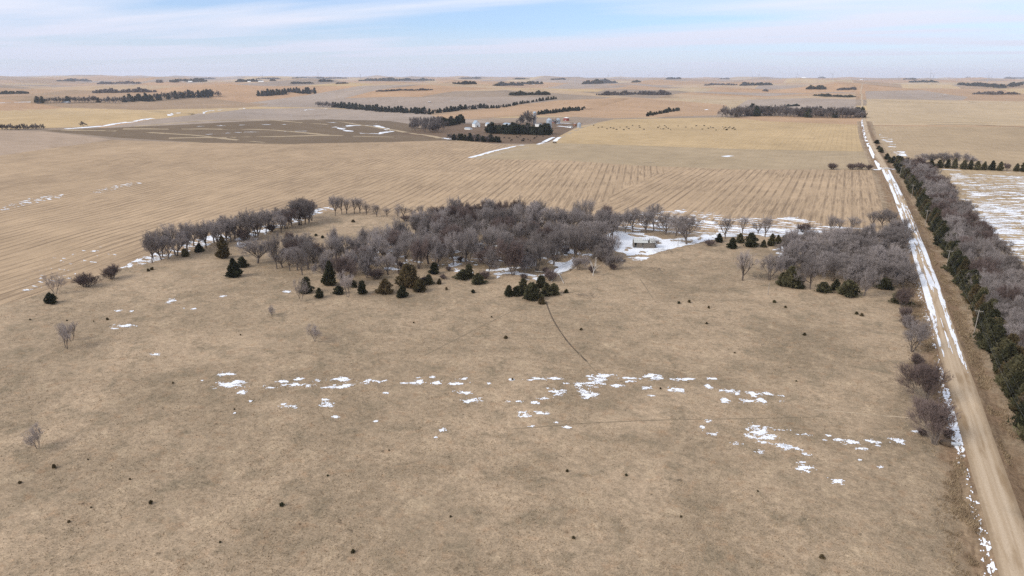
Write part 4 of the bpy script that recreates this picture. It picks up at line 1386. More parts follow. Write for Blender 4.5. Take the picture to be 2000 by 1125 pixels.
far_tree(163, 247, 11, True, 'lone round bush at the bend of the golden field', None, 1.3)
# farmstead trees
for i, (x, y) in enumerate(scatter([(800, 256), (850, 262), (862, 256), (885, 245), (840, 240), (802, 246)], 34, 5, 4)):
    o = far_tree(900, 262, 22, True, 'grey bare tree in the farm\'s western grove', 'trees of the farm\'s western grove', .75)
    o.location = (x, y, float(height(x, y)) - .2)
far_row([(868, 247), (885, 244), (903, 241)], 9, 15, 0, 'dark cedar at the back of the farm\'s western grove', 'cedars behind the farm\'s western grove')
far_row([(876, 272), (900, 274), (940, 277), (974, 278)], 20, 13, .3, 'dark cedar in the row before the cattle lot', 'cedars before the cattle lot', wide=1.0)
for g_ in range(2):
    far_row([(955, 258 + g_ * 2), (1000, 260 + g_ * 2), (1070, 262 + g_ * 2)], 18, 17, .12, 'dark cedar in the belt before the farm buildings', 'cedars before the farm buildings', wide=.95)
for x, h in ((1016, 22), (1028, 30), (1036, 28), (1085, 14)):
    far_tree(x, 245, h, True, 'bare yard tree beside the farm silo', 'bare yard trees by the silo', .8)

# ------------------------------------------------------------------ far-off woods that read as one mass
_bl = [cedar_arrays(s, 60, 0.55, 0.34, 0.35)[:2] for s in (96, 97, 98)]


def treeline(x0, x1, y0, y1, h, label, bare, rows=2, gap=0.0):
    n = max(4, int(abs(x1 - x0) / (h * 0.33))) * rows
    Vs, Fs, k = [], [], 0
    pxs = np.linspace(x0, x1, n) + nrg.uniform(-1, 1, n)
    pys = np.linspace(y0, y1, n) + nrg.uniform(-.35, .35, n)
    P = at(pxs, pys)
    tt_ = np.linspace(0, 1, n)
    prof_ = (0.55 + 0.9 * fbm(tt_ * abs(x1 - x0) / 9 + x0, tt_ * 0 + y0, 3, 3)) * (0.55 + 0.45 * np.clip(np.minimum(tt_, 1 - tt_) * 7, 0, 1))
    for i in range(n):
        if nrg.random() < gap:
            continue
        m_ = metres(1.0, *P[i])
        hh = 0.88 * h * m_ * nrg.uniform(.5, 1.1) * prof_[i]
        V, F = _bl[i % 3]
        a = nrg.uniform(0, 6.28)
        c, s = math.cos(a), math.sin(a)
        W = V * np.array([hh * .9, hh * .9, hh])
        Vs.append(np.column_stack([W[:, 0] * c - W[:, 1] * s, W[:, 0] * s + W[:, 1] * c, W[:, 2]]) + P[i])
        Fs.append(F + k)
        k += len(V)
    tag(obj('treeline', mesh_np('treeline', np.concatenate(Vs), np.concatenate(Fs), M_far if bare else M_farced)), label, 'trees', None, 'stuff')


FARWOODS = [(0, 55, 184, 183, 6, 0), (112, 178, 159, 159, 5, 0), (190, 275, 164, 163, 4.5, 1), (182, 305, 182, 180, 8, 1), (332, 404, 160, 159, 6.5, 0), (305, 318, 161, 161, 5, 1), (460, 512, 160, 159, 5, 0),
                       (528, 538, 158, 158, 3, 0), (500, 548, 154, 154, 2.5, 1), (567, 612, 163, 163, 3.5, 0), (622, 650, 159, 159, 4, 0), (655, 680, 164, 163, 3, 1), (700, 848, 158, 157, 4.5, 0), (745, 768, 154, 154, 3, 0),
                       (885, 932, 165, 164, 5, 0), (897, 938, 153, 153, 2.5, 0), (964, 1060, 168, 165, 7, 0), (997, 1074, 186, 185, 7, 0), (1166, 1312, 186, 185, 8, 1), (1002, 1034, 155, 155, 2.5, 0), (1075, 1105, 155, 155, 2.5, 0),
                       (1137, 1205, 164, 162, 7, 0), (1233, 1253, 161, 161, 4, 0), (735, 845, 179, 176, 4, 1), (1445, 1508, 167, 166, 6, 0), (1375, 1440, 167, 166, 4, 1), (1575, 1612, 174, 174, 7, 0), (1635, 1672, 176, 175, 5, 1),
                       (1588, 1674, 187, 191, 4.5, 0), (1775, 1832, 161, 161, 4, 0), (1870, 1965, 166, 171, 6.5, 0), (1966, 2010, 168, 165, 6, 0), (1900, 1992, 184, 184, 5, 1), (1960, 2005, 154, 154, 3.5, 0), (1885, 1910, 152, 152, 3, 0),
                       (1764, 1792, 155, 155, 2.5, 0), (1300, 1330, 155, 154, 3.5, 0), (1405, 1425, 154, 154, 2.5, 0), (1597, 1612, 153, 153, 3, 0), (1490, 1500, 178, 178, 4, 1), (1535, 1562, 208, 207, 5, 0), (570, 680, 153, 153, 2.5, 0), (388, 420, 154, 154, 2.5, 1)]
ORD = 'first second third fourth fifth sixth seventh eighth ninth tenth eleventh twelfth thirteenth fourteenth fifteenth sixteenth seventeenth eighteenth nineteenth twentieth'.split()
FARWOODS.sort(key=lambda a: a[0] + a[1])
for i, (x0, x1, y0, y1, h, br) in enumerate(FARWOODS):
    half = len(FARWOODS) // 2
    lab = '%s far-off wood on the plain, %s from the left' % ('grey' if br else 'dark', ORD[i]) if i < 20 else '%s far-off wood on the plain, %s from the right' % ('grey' if br else 'dark', ORD[len(FARWOODS) - 1 - i]) if len(FARWOODS) - 1 - i < 20 else '%s far-off wood on the plain above the farm, number %s past the middle' % ('grey' if br else 'dark', ORD[i - 20])
    treeline(x0, x1, y0, y1, h, lab, br, 2, 0.12 if br else 0.03)

# ------------------------------------------------------------------ utility line along the road
M_pole = mat('weathered_pole', (0.30, 0.265, 0.225), 0.9, 0.2, 2)
M_insul = mat('insulator', (0.35, 0.36, 0.36), 0.3)
M_wire = mat('wire', (0.16, 0.16, 0.165), 0.5)


def bm_mesh(name, fn, m):
    bm = bmesh.new()
    fn(bm)
    me = bpy.data.meshes.new(name)
    bm.to_mesh(me)
    bm.free()
    for x in (m if isinstance(m, list) else [m]):
        me.materials.append(x)
    return me


def box(bm, c, s, rz=0.0, ry=0.0):
    M = Matrix.Translation(c) @ Matrix.Rotation(rz, 4, 'Z') @ Matrix.Rotation(ry, 4, 'Y') @ Matrix.Diagonal((s[0], s[1], s[2], 1))
    return bmesh.ops.create_cube(bm, size=1.0, matrix=M)['verts']


def cone(bm, r1, r2, h, c, seg=10, cap=True):
    return bmesh.ops.create_cone(bm, cap_ends=cap, segments=seg, radius1=r1, radius2=r2, depth=h, matrix=Matrix.Translation((c[0], c[1], c[2] + h / 2)))['verts']


def prism(bm, pts, y0, y1):
    """outline pts in x,z extruded along y"""
    a = [bm.verts.new((p[0], y0, p[1])) for p in pts]
    b = [bm.verts.new((p[0], y1, p[1])) for p in pts]
    bm.faces.new(a)
    bm.faces.new(b[::-1])
    n = len(pts)
    for i in range(n):
        bm.faces.new((a[i], b[i], b[(i + 1) % n], a[(i + 1) % n]))
    bmesh.ops.recalc_face_normals(bm, faces=bm.faces[:])


PH = 10.2
post_me = bm_mesh('post', lambda bm: cone(bm, 0.17, 0.11, PH + 0.6, (0, 0, -0.6), 10), M_pole)
arm_me = bm_mesh('crossarm', lambda bm: box(bm, (0, 0, 0), (2.5, 0.12, 0.14)), M_pole)


def ins_fn(bm):
    cone(bm, 0.02, 0.02, 0.12, (0, 0, 0), 6)
    cone(bm, 0.07, 0.05, 0.07, (0, 0, 0.1), 8)
    cone(bm, 0.05, 0.02, 0.07, (0, 0, 0.18), 8)


ins_me = bm_mesh('insulator', ins_fn, M_insul)
brace_me = bm_mesh('brace', lambda bm: (box(bm, (-0.38, -0.08, -0.32), (0.95, 0.03, 0.05), 0, R(-42)), box(bm, (0.38, -0.08, -0.32), (0.95, 0.03, 0.05), 0, R(42))), M_pole)
POLES = []
for i, y in enumerate((172, 267, 360, 472, 582, 701, 815)):
    x = float(road_x(y)) + 8.6
    z = float(height(x, y))
    POLES.append((x, y, z))
    o = empty('utility_pole', (x, y, z), rnd.uniform(-.05, .05))
    o.rotation_euler[1] = R(rnd.uniform(-1.6, 1.6))
    tag(o, ('wooden utility pole beside the bottom right stretch of road', 'wooden utility pole nearest the camera, standing before the dark cedars', 'wooden utility pole, second one up the road', 'wooden utility pole, third one up the road opposite the thicket',
            'wooden utility pole, fourth one up the road', 'wooden utility pole by the crossing track', 'wooden utility pole past the crossing track')[i], 'utility pole', 'utility poles along the gravel road')
    obj('post', post_me, o)
    obj('crossarm', arm_me, o, (0, -0.14, PH - 0.45))
    obj('brace', brace_me, o, (0, 0, PH - 0.45))
    for xx in (-1.15, -0.45, 1.15):
        obj('insulator', ins_me, o, (xx, -0.14, PH - 0.38))
for wi, (dx, dz, word) in enumerate(((-1.15, PH - 0.15, 'western'), (-0.45, PH - 0.15, 'middle'), (1.15, PH - 0.15, 'eastern'), (0.0, PH - 2.0, 'lowest'))):
    pts = []
    for i in range(len(POLES) - 1):
        a, b = np.array(POLES[i]), np.array(POLES[i + 1])
        for k in range(16):
            t = k / 16
            p = a + (b - a) * t
            pts.append((p[0] + dx, p[1] - 0.14, p[2] + dz - 1.5 * 4 * t * (1 - t)))
    pts.append((POLES[-1][0] + dx, POLES[-1][1] - 0.14, POLES[-1][2] + dz))
    P = np.array(pts)
    r = 0.014
    ring = np.array([(math.cos(a), math.sin(a)) for a in (0, 2.094, 4.189)]) * r
    V = np.stack([np.column_stack([P[:, 0] + c, P[:, 1], P[:, 2] + s_]) for c, s_ in ring], 1).reshape(-1, 3)
    idx = np.arange(len(P) * 3).reshape(-1, 3)
    nx = np.roll(idx, -1, 1)
    F = np.stack([idx[:-1], nx[:-1], nx[1:], idx[1:]], -1).reshape(-1, 4)
    tag(obj('power_line', mesh_np('power_line', V, F, M_wire)), 'thin sagging %s wire strung along the roadside poles' % word, 'wire', 'wires on the roadside poles')
# two lone posts
for px_, py_, h, lab in ((1500, 576, 24, 'bare grey post standing alone before the thicket'), (1324, 481, 17, 'grey post at the edge of the snowy yard')):
    x, y, z = at(float(px_), float(py_))
    h = h * metres(1, x, y, z)
    o = obj('post', bm_mesh('lone_post', lambda bm: (cone(bm, 0.14, 0.10, h + .5, (0, 0, -.5), 8), cone(bm, 0.10, 0.02, .06, (0, 0, h), 8), box(bm, (0, .1, h * .8), (.25, .05, .1))), M_pole), None, (x, y, z))
    o.name = 'wooden_post'
    tag(o, lab, 'post')

# ------------------------------------------------------------------ culvert pipe under the field entrance
M_galv = mat('galvanised', (0.50, 0.52, 0.54), 0.45, 0.15, 3, 0.6)
cx_, cyy_, cz_ = at(1866.0, 868.0)


def culvert_fn(bm):
    n, seg, L = 14, 14, 2.0
    rings = []
    for i in range(n + 1):
        rr = 0.46 + (0.025 if i % 2 else 0)
        for rad in (rr,):
            rings.append([bm.verts.new((L * i / n - L / 2, math.cos(math.tau * k / seg) * rad, math.sin(math.tau * k / seg) * rad)) for k in range(seg)])
    inner = [[bm.verts.new((x_, math.cos(math.tau * k / seg) * .43, math.sin(math.tau * k / seg) * .43)) for k in range(seg)] for x_ in (L / 2, -L / 2)]
    rings = [inner[1]] + rings + [inner[0]]
    rings.append(inner[1])
    for a, b in zip(rings[:-1], rings[1:]):
        for k in range(seg):
            try:
                bm.faces.new((a[k], a[(k + 1) % seg], b[(k + 1) % seg], b[k]))
            except ValueError:
                pass


cv = empty('culvert', (cx_, cyy_, cz_ + 0.45), R(8))
tag(cv, 'short corrugated metal culvert pipe in the ditch below the roadside trees', 'culvert')
obj('pipe', bm_mesh('pipe', culvert_fn, M_galv), cv)
M_earth = mat('dark_earth', (0.11, 0.08, 0.055), 0.95, 0.3, 2)


def mound_fn(bm):
    bmesh.ops.create_icosphere(bm, subdivisions=3, radius=1.0, matrix=Matrix.Translation((-1.2, 0.9, -0.35)) @ Matrix.Diagonal((1.9, 1.5, 0.75, 1)))
    for v in bm.verts:
        v.co += Vector((rnd.gauss(0, .05), rnd.gauss(0, .05), rnd.gauss(0, .06)))


obj('earth_bank', bm_mesh('earth_bank', mound_fn, M_earth), cv)

# ------------------------------------------------------------------ old shed with half its roof gone
M_oldwood = mat('old_boards', (0.17, 0.145, 0.12), 0.9, 0.3, 1.5)
M_tin = mat('old_tin', (0.52, 0.52, 0.49), 0.5, 0.22, 1.2, 0.3)
M_dark = mat('dark_inside', (0.02, 0.018, 0.015), 0.9)
sx, sy, sz = at(1257.0, 482.0)
sh = empty('old_shed', (sx, sy, sz), R(-25.3 + 180 + 3) * 0 + R(22))
tag(sh, 'old board shed with patchy tin roof half gone, standing in snow', 'shed')
SL, SD, SH_ = 11.0, 5.2, 2.9
for k in range(22):      # front wall boards
    bx_ = -SL / 2 + (k + .5) * SL / 22
    if k in (1, 2, 9):
        continue
    hh = SH_ - rnd.uniform(0, .12)
    obj('board', bm_mesh('board', lambda bm: box(bm, (0, 0, hh / 2), (SL / 22 - .04, .05, hh)), M_oldwood), sh, (bx_, -SD / 2 + rnd.uniform(-.02, .02), 0))
for sgn in (-1, 1):
    obj('end_wall', bm_mesh('end_wall', lambda bm: prism(bm, [(-SD / 2, 0), (SD / 2, 0), (SD / 2, SH_), (0, SH_ + 1.5), (-SD / 2, SH_)], -.05, .05), M_oldwood), sh, (sgn * SL / 2, 0, 0)).rotation_euler = (0, 0, R(90))
obj('back_wall', bm_mesh('back_wall', lambda bm: box(bm, (0, SD / 2 - .06, SH_ / 2), (SL - .12, .06, SH_)), M_oldwood), sh)
sl = math.atan2(1.5, SD / 2)
RL = math.hypot(SD / 2 + .35, 1.5 + .2)
for k in range(13):      # rafters
    for sgn in (-1, 1):
        o = obj('rafter', bm_mesh('rafter', lambda bm: box(bm, (0, 0, 0), (.08, RL, .14)), M_oldwood), sh, (-SL / 2 + .1 + k * (SL - .2) / 12, sgn * (SD / 4 + .1), SH_ + .68))
        o.rotation_euler = (-sgn * sl, 0, 0)
n_ = 12
for k in range(n_):      # roof sheets; some are missing
    for sgn in (-1, 1):
        for half in (0, 1):
            if sgn == -1 and (k, half) in ((6, 0), (7, 0), (8, 0), (8, 1), (5, 0)) or sgn == 1 and k in (5, 6, 7, 8):
                continue
            L2 = RL / 2
            o = obj('roof_sheet', bm_mesh('roof_sheet', lambda bm: [box(bm, (q * .15 - .37, 0, .012 * (q % 2)), (.15, L2 + .06, .02)) for q in range(6)], M_tin), sh)
            t = (0.25 if half == 0 else 0.75) * RL
            yy = (t * math.cos(sl)) * sgn
            zz_ = SH_ + 1.62 - t * math.sin(sl) + (0.03 if half == 0 else 0)
            o.location = (-SL / 2 + (k + .5) * SL / n_, yy, zz_)
            o.rotation_euler = (-sgn * sl, 0, R(rnd.uniform(-1, 1)))

# ------------------------------------------------------------------ derelict house hidden in the grove
M_greywall = mat('grey_siding', (0.36, 0.355, 0.36), 0.85, 0.15, 0.8)
M_oldroof = mat('old_shingles', (0.17, 0.15, 0.14), 0.9, 0.25, 2)
M_white = mat('white_paint', (0.78, 0.78, 0.76), 0.6, 0.06, 0.5)
M_glass = mat('dark_glass', (0.03, 0.035, 0.04), 0.15)


def gable_house(name, px, py, L, D, Hh, rise, rz, label, mw, mr, windows=3, door=True, cat='house', dx=0.0, over=0.35):
    x, y, z = at(float(px), float(py))
    o = empty(name, (x, y, z), R(rz))
    tag(o, label, cat)
    w = obj('wall', bm_mesh('wall', lambda bm: prism(bm, [(-D / 2, -.3), (D / 2, -.3), (D / 2, Hh), (0, Hh + rise), (-D / 2, Hh)], -L / 2, L / 2), mw), o)
    w.rotation_euler = (0, 0, R(90))
    s_ = math.atan2(rise, D / 2)
    rl = math.hypot(D / 2, rise) + over
    for sg in (-1, 1):
        r_ = obj('roof', bm_mesh('roof', lambda bm: box(bm, (0, 0, 0), (L + 2 * over, rl, .14)), mr), o)
        mid = rl / 2
        r_.location = (0, sg * mid * math.cos(s_), Hh + rise - mid * math.sin(s_) + .10)
        r_.rotation_euler = (-sg * s_, 0, 0)
    for k in range(windows):
        wx = -L / 2 + (k + 1) * L / (windows + 1)
        wd = obj('window', bm_mesh('window', lambda bm: box(bm, (0, 0, 0), (1.0, .06, 1.2)), M_glass), o, (wx, -D / 2 - .02, Hh * .58))
        obj('frame', bm_mesh('frame', lambda bm: [box(bm, (0, -.03, sgn * .64), (1.2, .06, .1)) for sgn in (-1, 1)] + [box(bm, (sgn * .55, -.03, 0), (.1, .06, 1.2)) for sgn in (-1, 0, 1)], M_white), wd)
    if door:
        obj('door', bm_mesh('door', lambda bm: box(bm, (0, 0, 0), (.08, min(3.2, D * .5), min(3.2, Hh * .8))), M_oldwood), o, (L / 2 + .03, 0, min(3.2, Hh * .8) / 2))
    return o


gable_house('derelict_house', 1033, 517, 6.5, 5.5, 3.2, 1.7, 28, 'derelict grey house half hidden among the grove trees', M_greywall, M_oldroof, 2)
# fallen white timbers beside it
ft = empty('fallen_tree', at(1078.0, 552.0), 0.0)
tag(ft, 'fallen bleached white tree with forked limbs behind the front cedars', 'fallen tree')
for a, b, r in (((1045, 532), (1092, 536), .2), ((1092, 537), (1076, 552), .17), ((1092, 537), (1101, 555), .15), ((1078, 535), (1068, 547), .12), ((1092, 536), (1110, 530), .2), ((1110, 530), (1138, 510), .22)):
    p, q = np.array(at(*map(float, a))), np.array(at(*map(float, b)))
    o_ = np.array(ft.location)
    p[2] += .35 + r
    q[2] += .25 + r
    d = Vector(q - p)
    me = bm_mesh('limb', lambda bm: cone(bm, r * 1.2, r * .6, d.length, (0, 0, 0), 7), M_dead)
    l_ = obj('limb', me, ft, tuple(p - o_))
    l_.rotation_euler = d.to_track_quat('Z', 'Y').to_euler()


def brush_pile(px, py, R_, label, m, n=90):
    x, y, z = at(float(px), float(py))
    g = np.random.default_rng(int(px))
    Vs, Fs = [], []
    for i in range(n):
        a, r = g.uniform(0, 6.28), R_ * math.sqrt(g.random())
        p = np.array([math.cos(a) * r * 1.4, math.sin(a) * r, g.random() ** 2 * (1 - r / R_) * R_ * .45 + .05])
        d = np.array([g.normal(), g.normal(), g.normal() * .3])
        d = d / np.linalg.norm(d) * g.uniform(.6, 1.8)
        w = np.cross(d, g.normal(size=3))
        w = w / np.linalg.norm(w) * g.uniform(.02, .07)
        w2 = np.cross(d, w)
        w2 = w2 / np.linalg.norm(w2) * .04
        b = len(Vs)
        Vs += [p - d - w, p - d + w, p - d + w2, p + d - w * .5, p + d + w * .5, p + d + w2 * .5]
        Fs += [(b, b + 1, b + 4, b + 3), (b + 1, b + 2, b + 5, b + 4), (b + 2, b, b + 3, b + 5)]
    return tag(obj('brush_pile', mesh_np('brush_pile', np.array(Vs), np.array(Fs), m), None, (x, y, z)), label, 'brush pile')


brush_pile(1297, 492, 4.5, 'low heap of dead branches below the snowy yard', M_oldwood)
brush_pile(1283, 527, 3.0, 'flat scatter of old boards on the bare slope', M_oldwood, 40)
brush_pile(1330, 470, 6, 'dark log pile behind the old shed', M_oldwood, 120)
brush_pile(1150, 578, 3.5, 'thin brush scatter beside the front cedar clump', M_oldwood, 60)
brush_pile(1486, 540, 5, 'dead limbs lying under the leaning bare tree', M_oldwood, 80)
brush_pile(1270, 318 + 0, 4, 'small dark heap in the stubble field', M_oldwood, 40)

# ------------------------------------------------------------------ the farmstead
M_barnroof = mat('pale_metal_roof', (0.34, 0.40, 0.46), 0.5, 0.08, 0.3, 0.2)
M_bin = mat('bin_steel', (0.42, 0.47, 0.52), 0.4, 0.08, 0.6, 0.5)
M_red = mat('red_paint', (0.28, 0.055, 0.04), 0.7, 0.2, 0.5)
M_concrete = mat('silo_concrete', (0.40, 0.38, 0.37), 0.9, 0.12, 0.4)
gable_house('barn', 930, 248, 13, 10.5, 5.5, 6.0, -38, 'white barn with steep pale metal roof in the farmyard', M_white, M_barnroof, 3, True, 'barn')
gable_house('low_shed', 915, 253, 14, 6, 2.4, 1.0, -22, 'long low white shed in front of the barn', M_white, M_barnroof, 4, False, 'shed')
gable_house('white_building', 953, 246, 9, 6.5, 3.6, 2.6, -30, 'small white building right of the barn', M_white, M_barnroof, 2, True, 'shed')
gable_house('machine_shed', 992, 247, 17, 11, 4.2, 2.2, -28, 'machine shed with pale blue roof behind the cedars', M_white, M_barnroof, 3, True, 'shed')
gable_house('farmhouse', 1052, 247, 10, 8, 4.5, 2.4, -28, 'pale farmhouse beside the large grain bin', M_white, M_oldroof, 3, True, 'house')
gable_house('red_shed', 1083, 240, 7, 5, 2.8, 1.4, -28, 'small red shed between the two middle grain bins', M_red, M_barnroof, 1, True, 'shed')
gable_house('loading_shed', 1113, 249, 8, 5, 2.2, 1.2, -20, 'low dark-roofed shed beside the small grain bin', M_white, M_oldroof, 2, True, 'shed')
gable_house('rust_shed', 1123, 246, 4, 4, 2.4, 1.0, -20, 'little rust-brown shed beside the small grain bin', mat('rust', (0.22, 0.09, 0.04), .9, .2, 1), mat('rust_roof', (0.25, 0.10, 0.05), .8, .2, 1), 1, False, 'shed')


def grain_bin(px, py, dpx, hpx, label, low=False):
    x, y, z = at(float(px), float(py))
    k = metres(1, x, y, z)
    r, h = dpx * k / 2, hpx * k
    o = empty('grain_bin', (x, y, z))
    tag(o, label, 'grain bin', 'grain bins of the farmstead')

    def wall(bm):
        n, seg = 9, 24
        eave = h * .8
        prev = None
        for i in range(n * 2 + 1):
            rr = r * (1.0 if i % 2 == 0 else .985)
            ring = [bm.verts.new((math.cos(math.tau * q / seg) * rr, math.sin(math.tau * q / seg) * rr, eave * i / (2 * n) - .1)) for q in range(seg)]
            if prev:
                for q in range(seg):
                    bm.faces.new((prev[q], prev[(q + 1) % seg], ring[(q + 1) % seg], ring[q]))
            prev = ring
    obj('wall', bm_mesh('wall', wall, M_red if low else M_bin), o)
    obj('roof', bm_mesh('roof', lambda bm: (cone(bm, r * 1.06, r * .16, h * .19, (0, 0, h * .79), 24), cone(bm, r * .17, r * .12, h * .04, (0, 0, h * .97), 12)), M_white if low else M_bin), o)
    obj('door', bm_mesh('door', lambda bm: box(bm, (0, -r - .02, h * .2), (r * .35, .1, h * .3)), M_galv), o)
    obj('ladder', bm_mesh('ladder', lambda bm: [box(bm, (r * .5 + sgn * .25, -r * .9, h * .4), (.06, .06, h * .8)) for sgn in (-1, 1)] + [box(bm, (r * .5, -r * .9, h * .8 * (q + .5) / 10), (.5, .05, .05)) for q in range(10)], M_galv), o)


grain_bin(1072, 251, 11, 20, 'largest grey steel grain bin beside the farmhouse')
grain_bin(1090, 242, 8.5, 11, 'mid-sized grey grain bin behind the red shed')
grain_bin(1106, 236, 11, 7, 'low round red-walled bin with white domed roof', True)
grain_bin(1131, 249, 7.5, 9.5, 'small grey grain bin nearest the cattle hill')
x, y, z = at(1044.0, 244.0)
k = metres(1, x, y, z)
o = empty('silo', (x, y, z))
tag(o, 'tall concrete stave silo with domed metal cap at the farmstead', 'silo')
r_, h_ = 3.4 * k, 23 * k


def silo_wall(bm):
    for i in range(14):
        cone(bm, r_, r_, h_ / 14 - .07, (0, 0, i * h_ / 14), 24)
        cone(bm, r_ * 1.012, r_ * 1.012, .07, (0, 0, (i + 1) * h_ / 14 - .07), 24)


obj('wall', bm_mesh('wall', silo_wall, M_concrete), o)
obj('dome', bm_mesh('dome', lambda bm: bmesh.ops.create_uvsphere(bm, u_segments=24, v_segments=12, radius=r_ * 1.02, matrix=Matrix.Translation((0, 0, h_)) @ Matrix.Diagonal((1, 1, .75, 1))), M_barnroof), o)
obj('chute', bm_mesh('chute', lambda bm: box(bm, (0, -r_ - .3, h_ * .5), (1.1, .9, h_)), M_concrete), o)
# far farmhouses
gable_house('far_house', 130, 201, 24, 12, 3.5, 2.5, 10, 'low pale farmhouse before the far left grove', M_greywall, M_barnroof, 4, False, 'house')
for px_, py_, L_, lab in ((149, 158, 60, 'white far farm shed by the leftmost dark wood'), (372, 160, 40, 'white far shed under the second dark wood'), (510, 160, 45, 'white far shed at the third dark wood'),
                          (1570, 154, 70, 'white far shed glinting on the right horizon'), (1682, 156, 45, 'small white far shed by the far road'), (1040, 166, 40, 'white far shed beside the far dark wood'), (487, 160, 30, 'tiny white far house at the third dark wood')):
    gable_house('far_shed', px_, py_, L_, L_ * .45, L_ * .12, L_ * .1, rnd.uniform(0, 40), lab, M_white, M_white, 0, False, 'shed')

# ------------------------------------------------------------------ cattle
M_cow = mat('black_hide', (0.018, 0.016, 0.015), 0.8)


def cow_mesh(graze, seed):
    g = random.Random(seed)
    rings = [(-1.05, 1.12, .10, .14), (-0.98, 1.08, .24, .30), (-.6, 1.02, .34, .38), (0, .98, .38, .42), (.5, 1.02, .33, .40), (.8, 1.08, .24, .32)]
    head = [(1.0, 1.12, .15, .2), (1.2, .95, .12, .15), (1.42, .62, .12, .13), (1.6, .3, .07, .08)] if graze else [(1.05, 1.25, .15, .2), (1.25, 1.4, .13, .15), (1.5, 1.38, .12, .12), (1.75, 1.24, .07, .08)]
    V, F = [], []
    rr = rings + head
    for cx, cz, w, h in rr:
        for k in range(8):
            a = math.tau * k / 8
            V.append((cx, math.cos(a) * w, cz + math.sin(a) * h))
    for i in range(len(rr) - 1):
        for k in range(8):
            F.append((i * 8 + k, i * 8 + (k + 1) % 8, i * 8 + 8 + (k + 1) % 8, i * 8 + 8 + k))
    c0 = len(V)
    V += [(rr[0][0], 0, rr[0][1]), (rr[-1][0], 0, rr[-1][1])]
    for k in range(8):
        F.append((c0, (k + 1) % 8, k, k))
        b = (len(rr) - 1) * 8
        F.append((c0 + 1, b + k, b + (k + 1) % 8, b + (k + 1) % 8))
    F = [f if len(set(f)) == 4 else f for f in F]
    bm = bmesh.new()
    vs = [bm.verts.new(v) for v in V]
    for f in F:
        u = []
        for q in f:
            if q not in u:
                u.append(q)
        try:
            bm.faces.new([vs[q] for q in u])
        except ValueError:
            pass
    for lx, ly in ((-.8, .2), (-.75, -.2), (.62, .19), (.58, -.19)):
        jx = g.uniform(-.08, .08)
        for (z0, r0, z1, r1, xo) in ((.8, .15, .42, .085, 0), (.42, .085, 0, .065, jx)):
            cone(bm, r1, r0, z0 - z1, (lx + xo * .5, ly, z1), 6)
    hx, hz = (1.25, .95) if graze else (1.32, 1.5)
    for s_ in (-1, 1):
        box(bm, (hx, s_ * .22, hz), (.06, .2, .09), s_ * .4)
    box(bm, (-1.1, 0, .8), (.05, .05, .7), 0, .12)
    me = bpy.data.meshes.new('cow')
    bm.to_mesh(me)
    bm.free()
    me.materials.append(M_cow)
    return me


COWS = [cow_mesh(True, 1), cow_mesh(False, 2), cow_mesh(True, 3)]
HERD = [(1160, 246), (1168, 251), (1176, 249), (1185, 253), (1192, 250), (1199, 252), (1204, 254), (1211, 250), (1218, 254), (1224, 249), (1236, 246), (1228, 253), (1250, 250), (1258, 254), (1248, 247), (1285, 250), (1291, 252), (1298, 247), (1305, 252), (1310, 254), (1325, 247),
        (1340, 249), (1351, 251), (1360, 247), (1371, 253), (1375, 247), (1383, 252), (1388, 249), (1393, 251), (1398, 255), (1411, 249), (1414, 253), (1417, 250), (1420, 254), (1423, 251), (1426, 249), (1430, 253), (1433, 251), (1436, 254), (1418, 255), (1295, 253), (1301, 250), (1288, 247)]
LOT = [(985, 270), (995, 272), (1000, 275), (1009, 268), (1012, 269), (1017, 266), (1021, 275), (1023, 273), (1024, 276), (1032, 274), (1036, 276), (1020, 277), (1042, 272), (1045, 271), (1049, 268), (1054, 266), (992, 260), (1005, 261), (1018, 262), (1030, 263), (1046, 264), (1060, 268), (998, 276), (1080, 280), (1085, 280)]
for L_, lab, grp in ((HERD, 'black cow grazing on the golden hillside beyond the farm', 'black cattle on the golden hillside'), (LOT, 'black cow standing in the brown farm lot', 'black cattle in the farm lot')):
    for px_, py_ in L_:
        x, y, z = at(px_ + rnd.uniform(-.8, .8), py_ + rnd.uniform(-.5, .5))
        o = obj('cow', COWS[rnd.randrange(3)], None, (x, y, z - .02))
        o.rotation_euler = (0, 0, rnd.uniform(0, 6.28))
        sc_ = rnd.uniform(1.25, 1.55)
        o.scale = (sc_,) * 3
        tag(o, lab + ('' if L_ is LOT else ', western cluster' if px_ < 1240 else ', middle cluster' if px_ < 1330 else ', eastern bunch'), 'cow', grp)

# ------------------------------------------------------------------ wind turbines on the horizon
M_turb = mat('turbine_white', (0.30, 0.31, 0.34), 0.5)


def blade_fn(bm):
    prev = None
    for t, w, th in ((0, 1.2, 1.2), (.08, 1.8, 1.0), (.22, 3.4, .7), (.6, 2.0, .35), (1.0, .4, .1)):
        ring = [bm.verts.new((x_ * w / 2 + (.2 * w), y_ * th / 2, t * 54)) for x_, y_ in ((-1, 0), (0, 1), (1, 0), (0, -1))]
        if prev:
            for q in range(4):
                bm.faces.new((prev[q], prev[(q + 1) % 4], ring[(q + 1) % 4], ring[q]))
        prev = ring


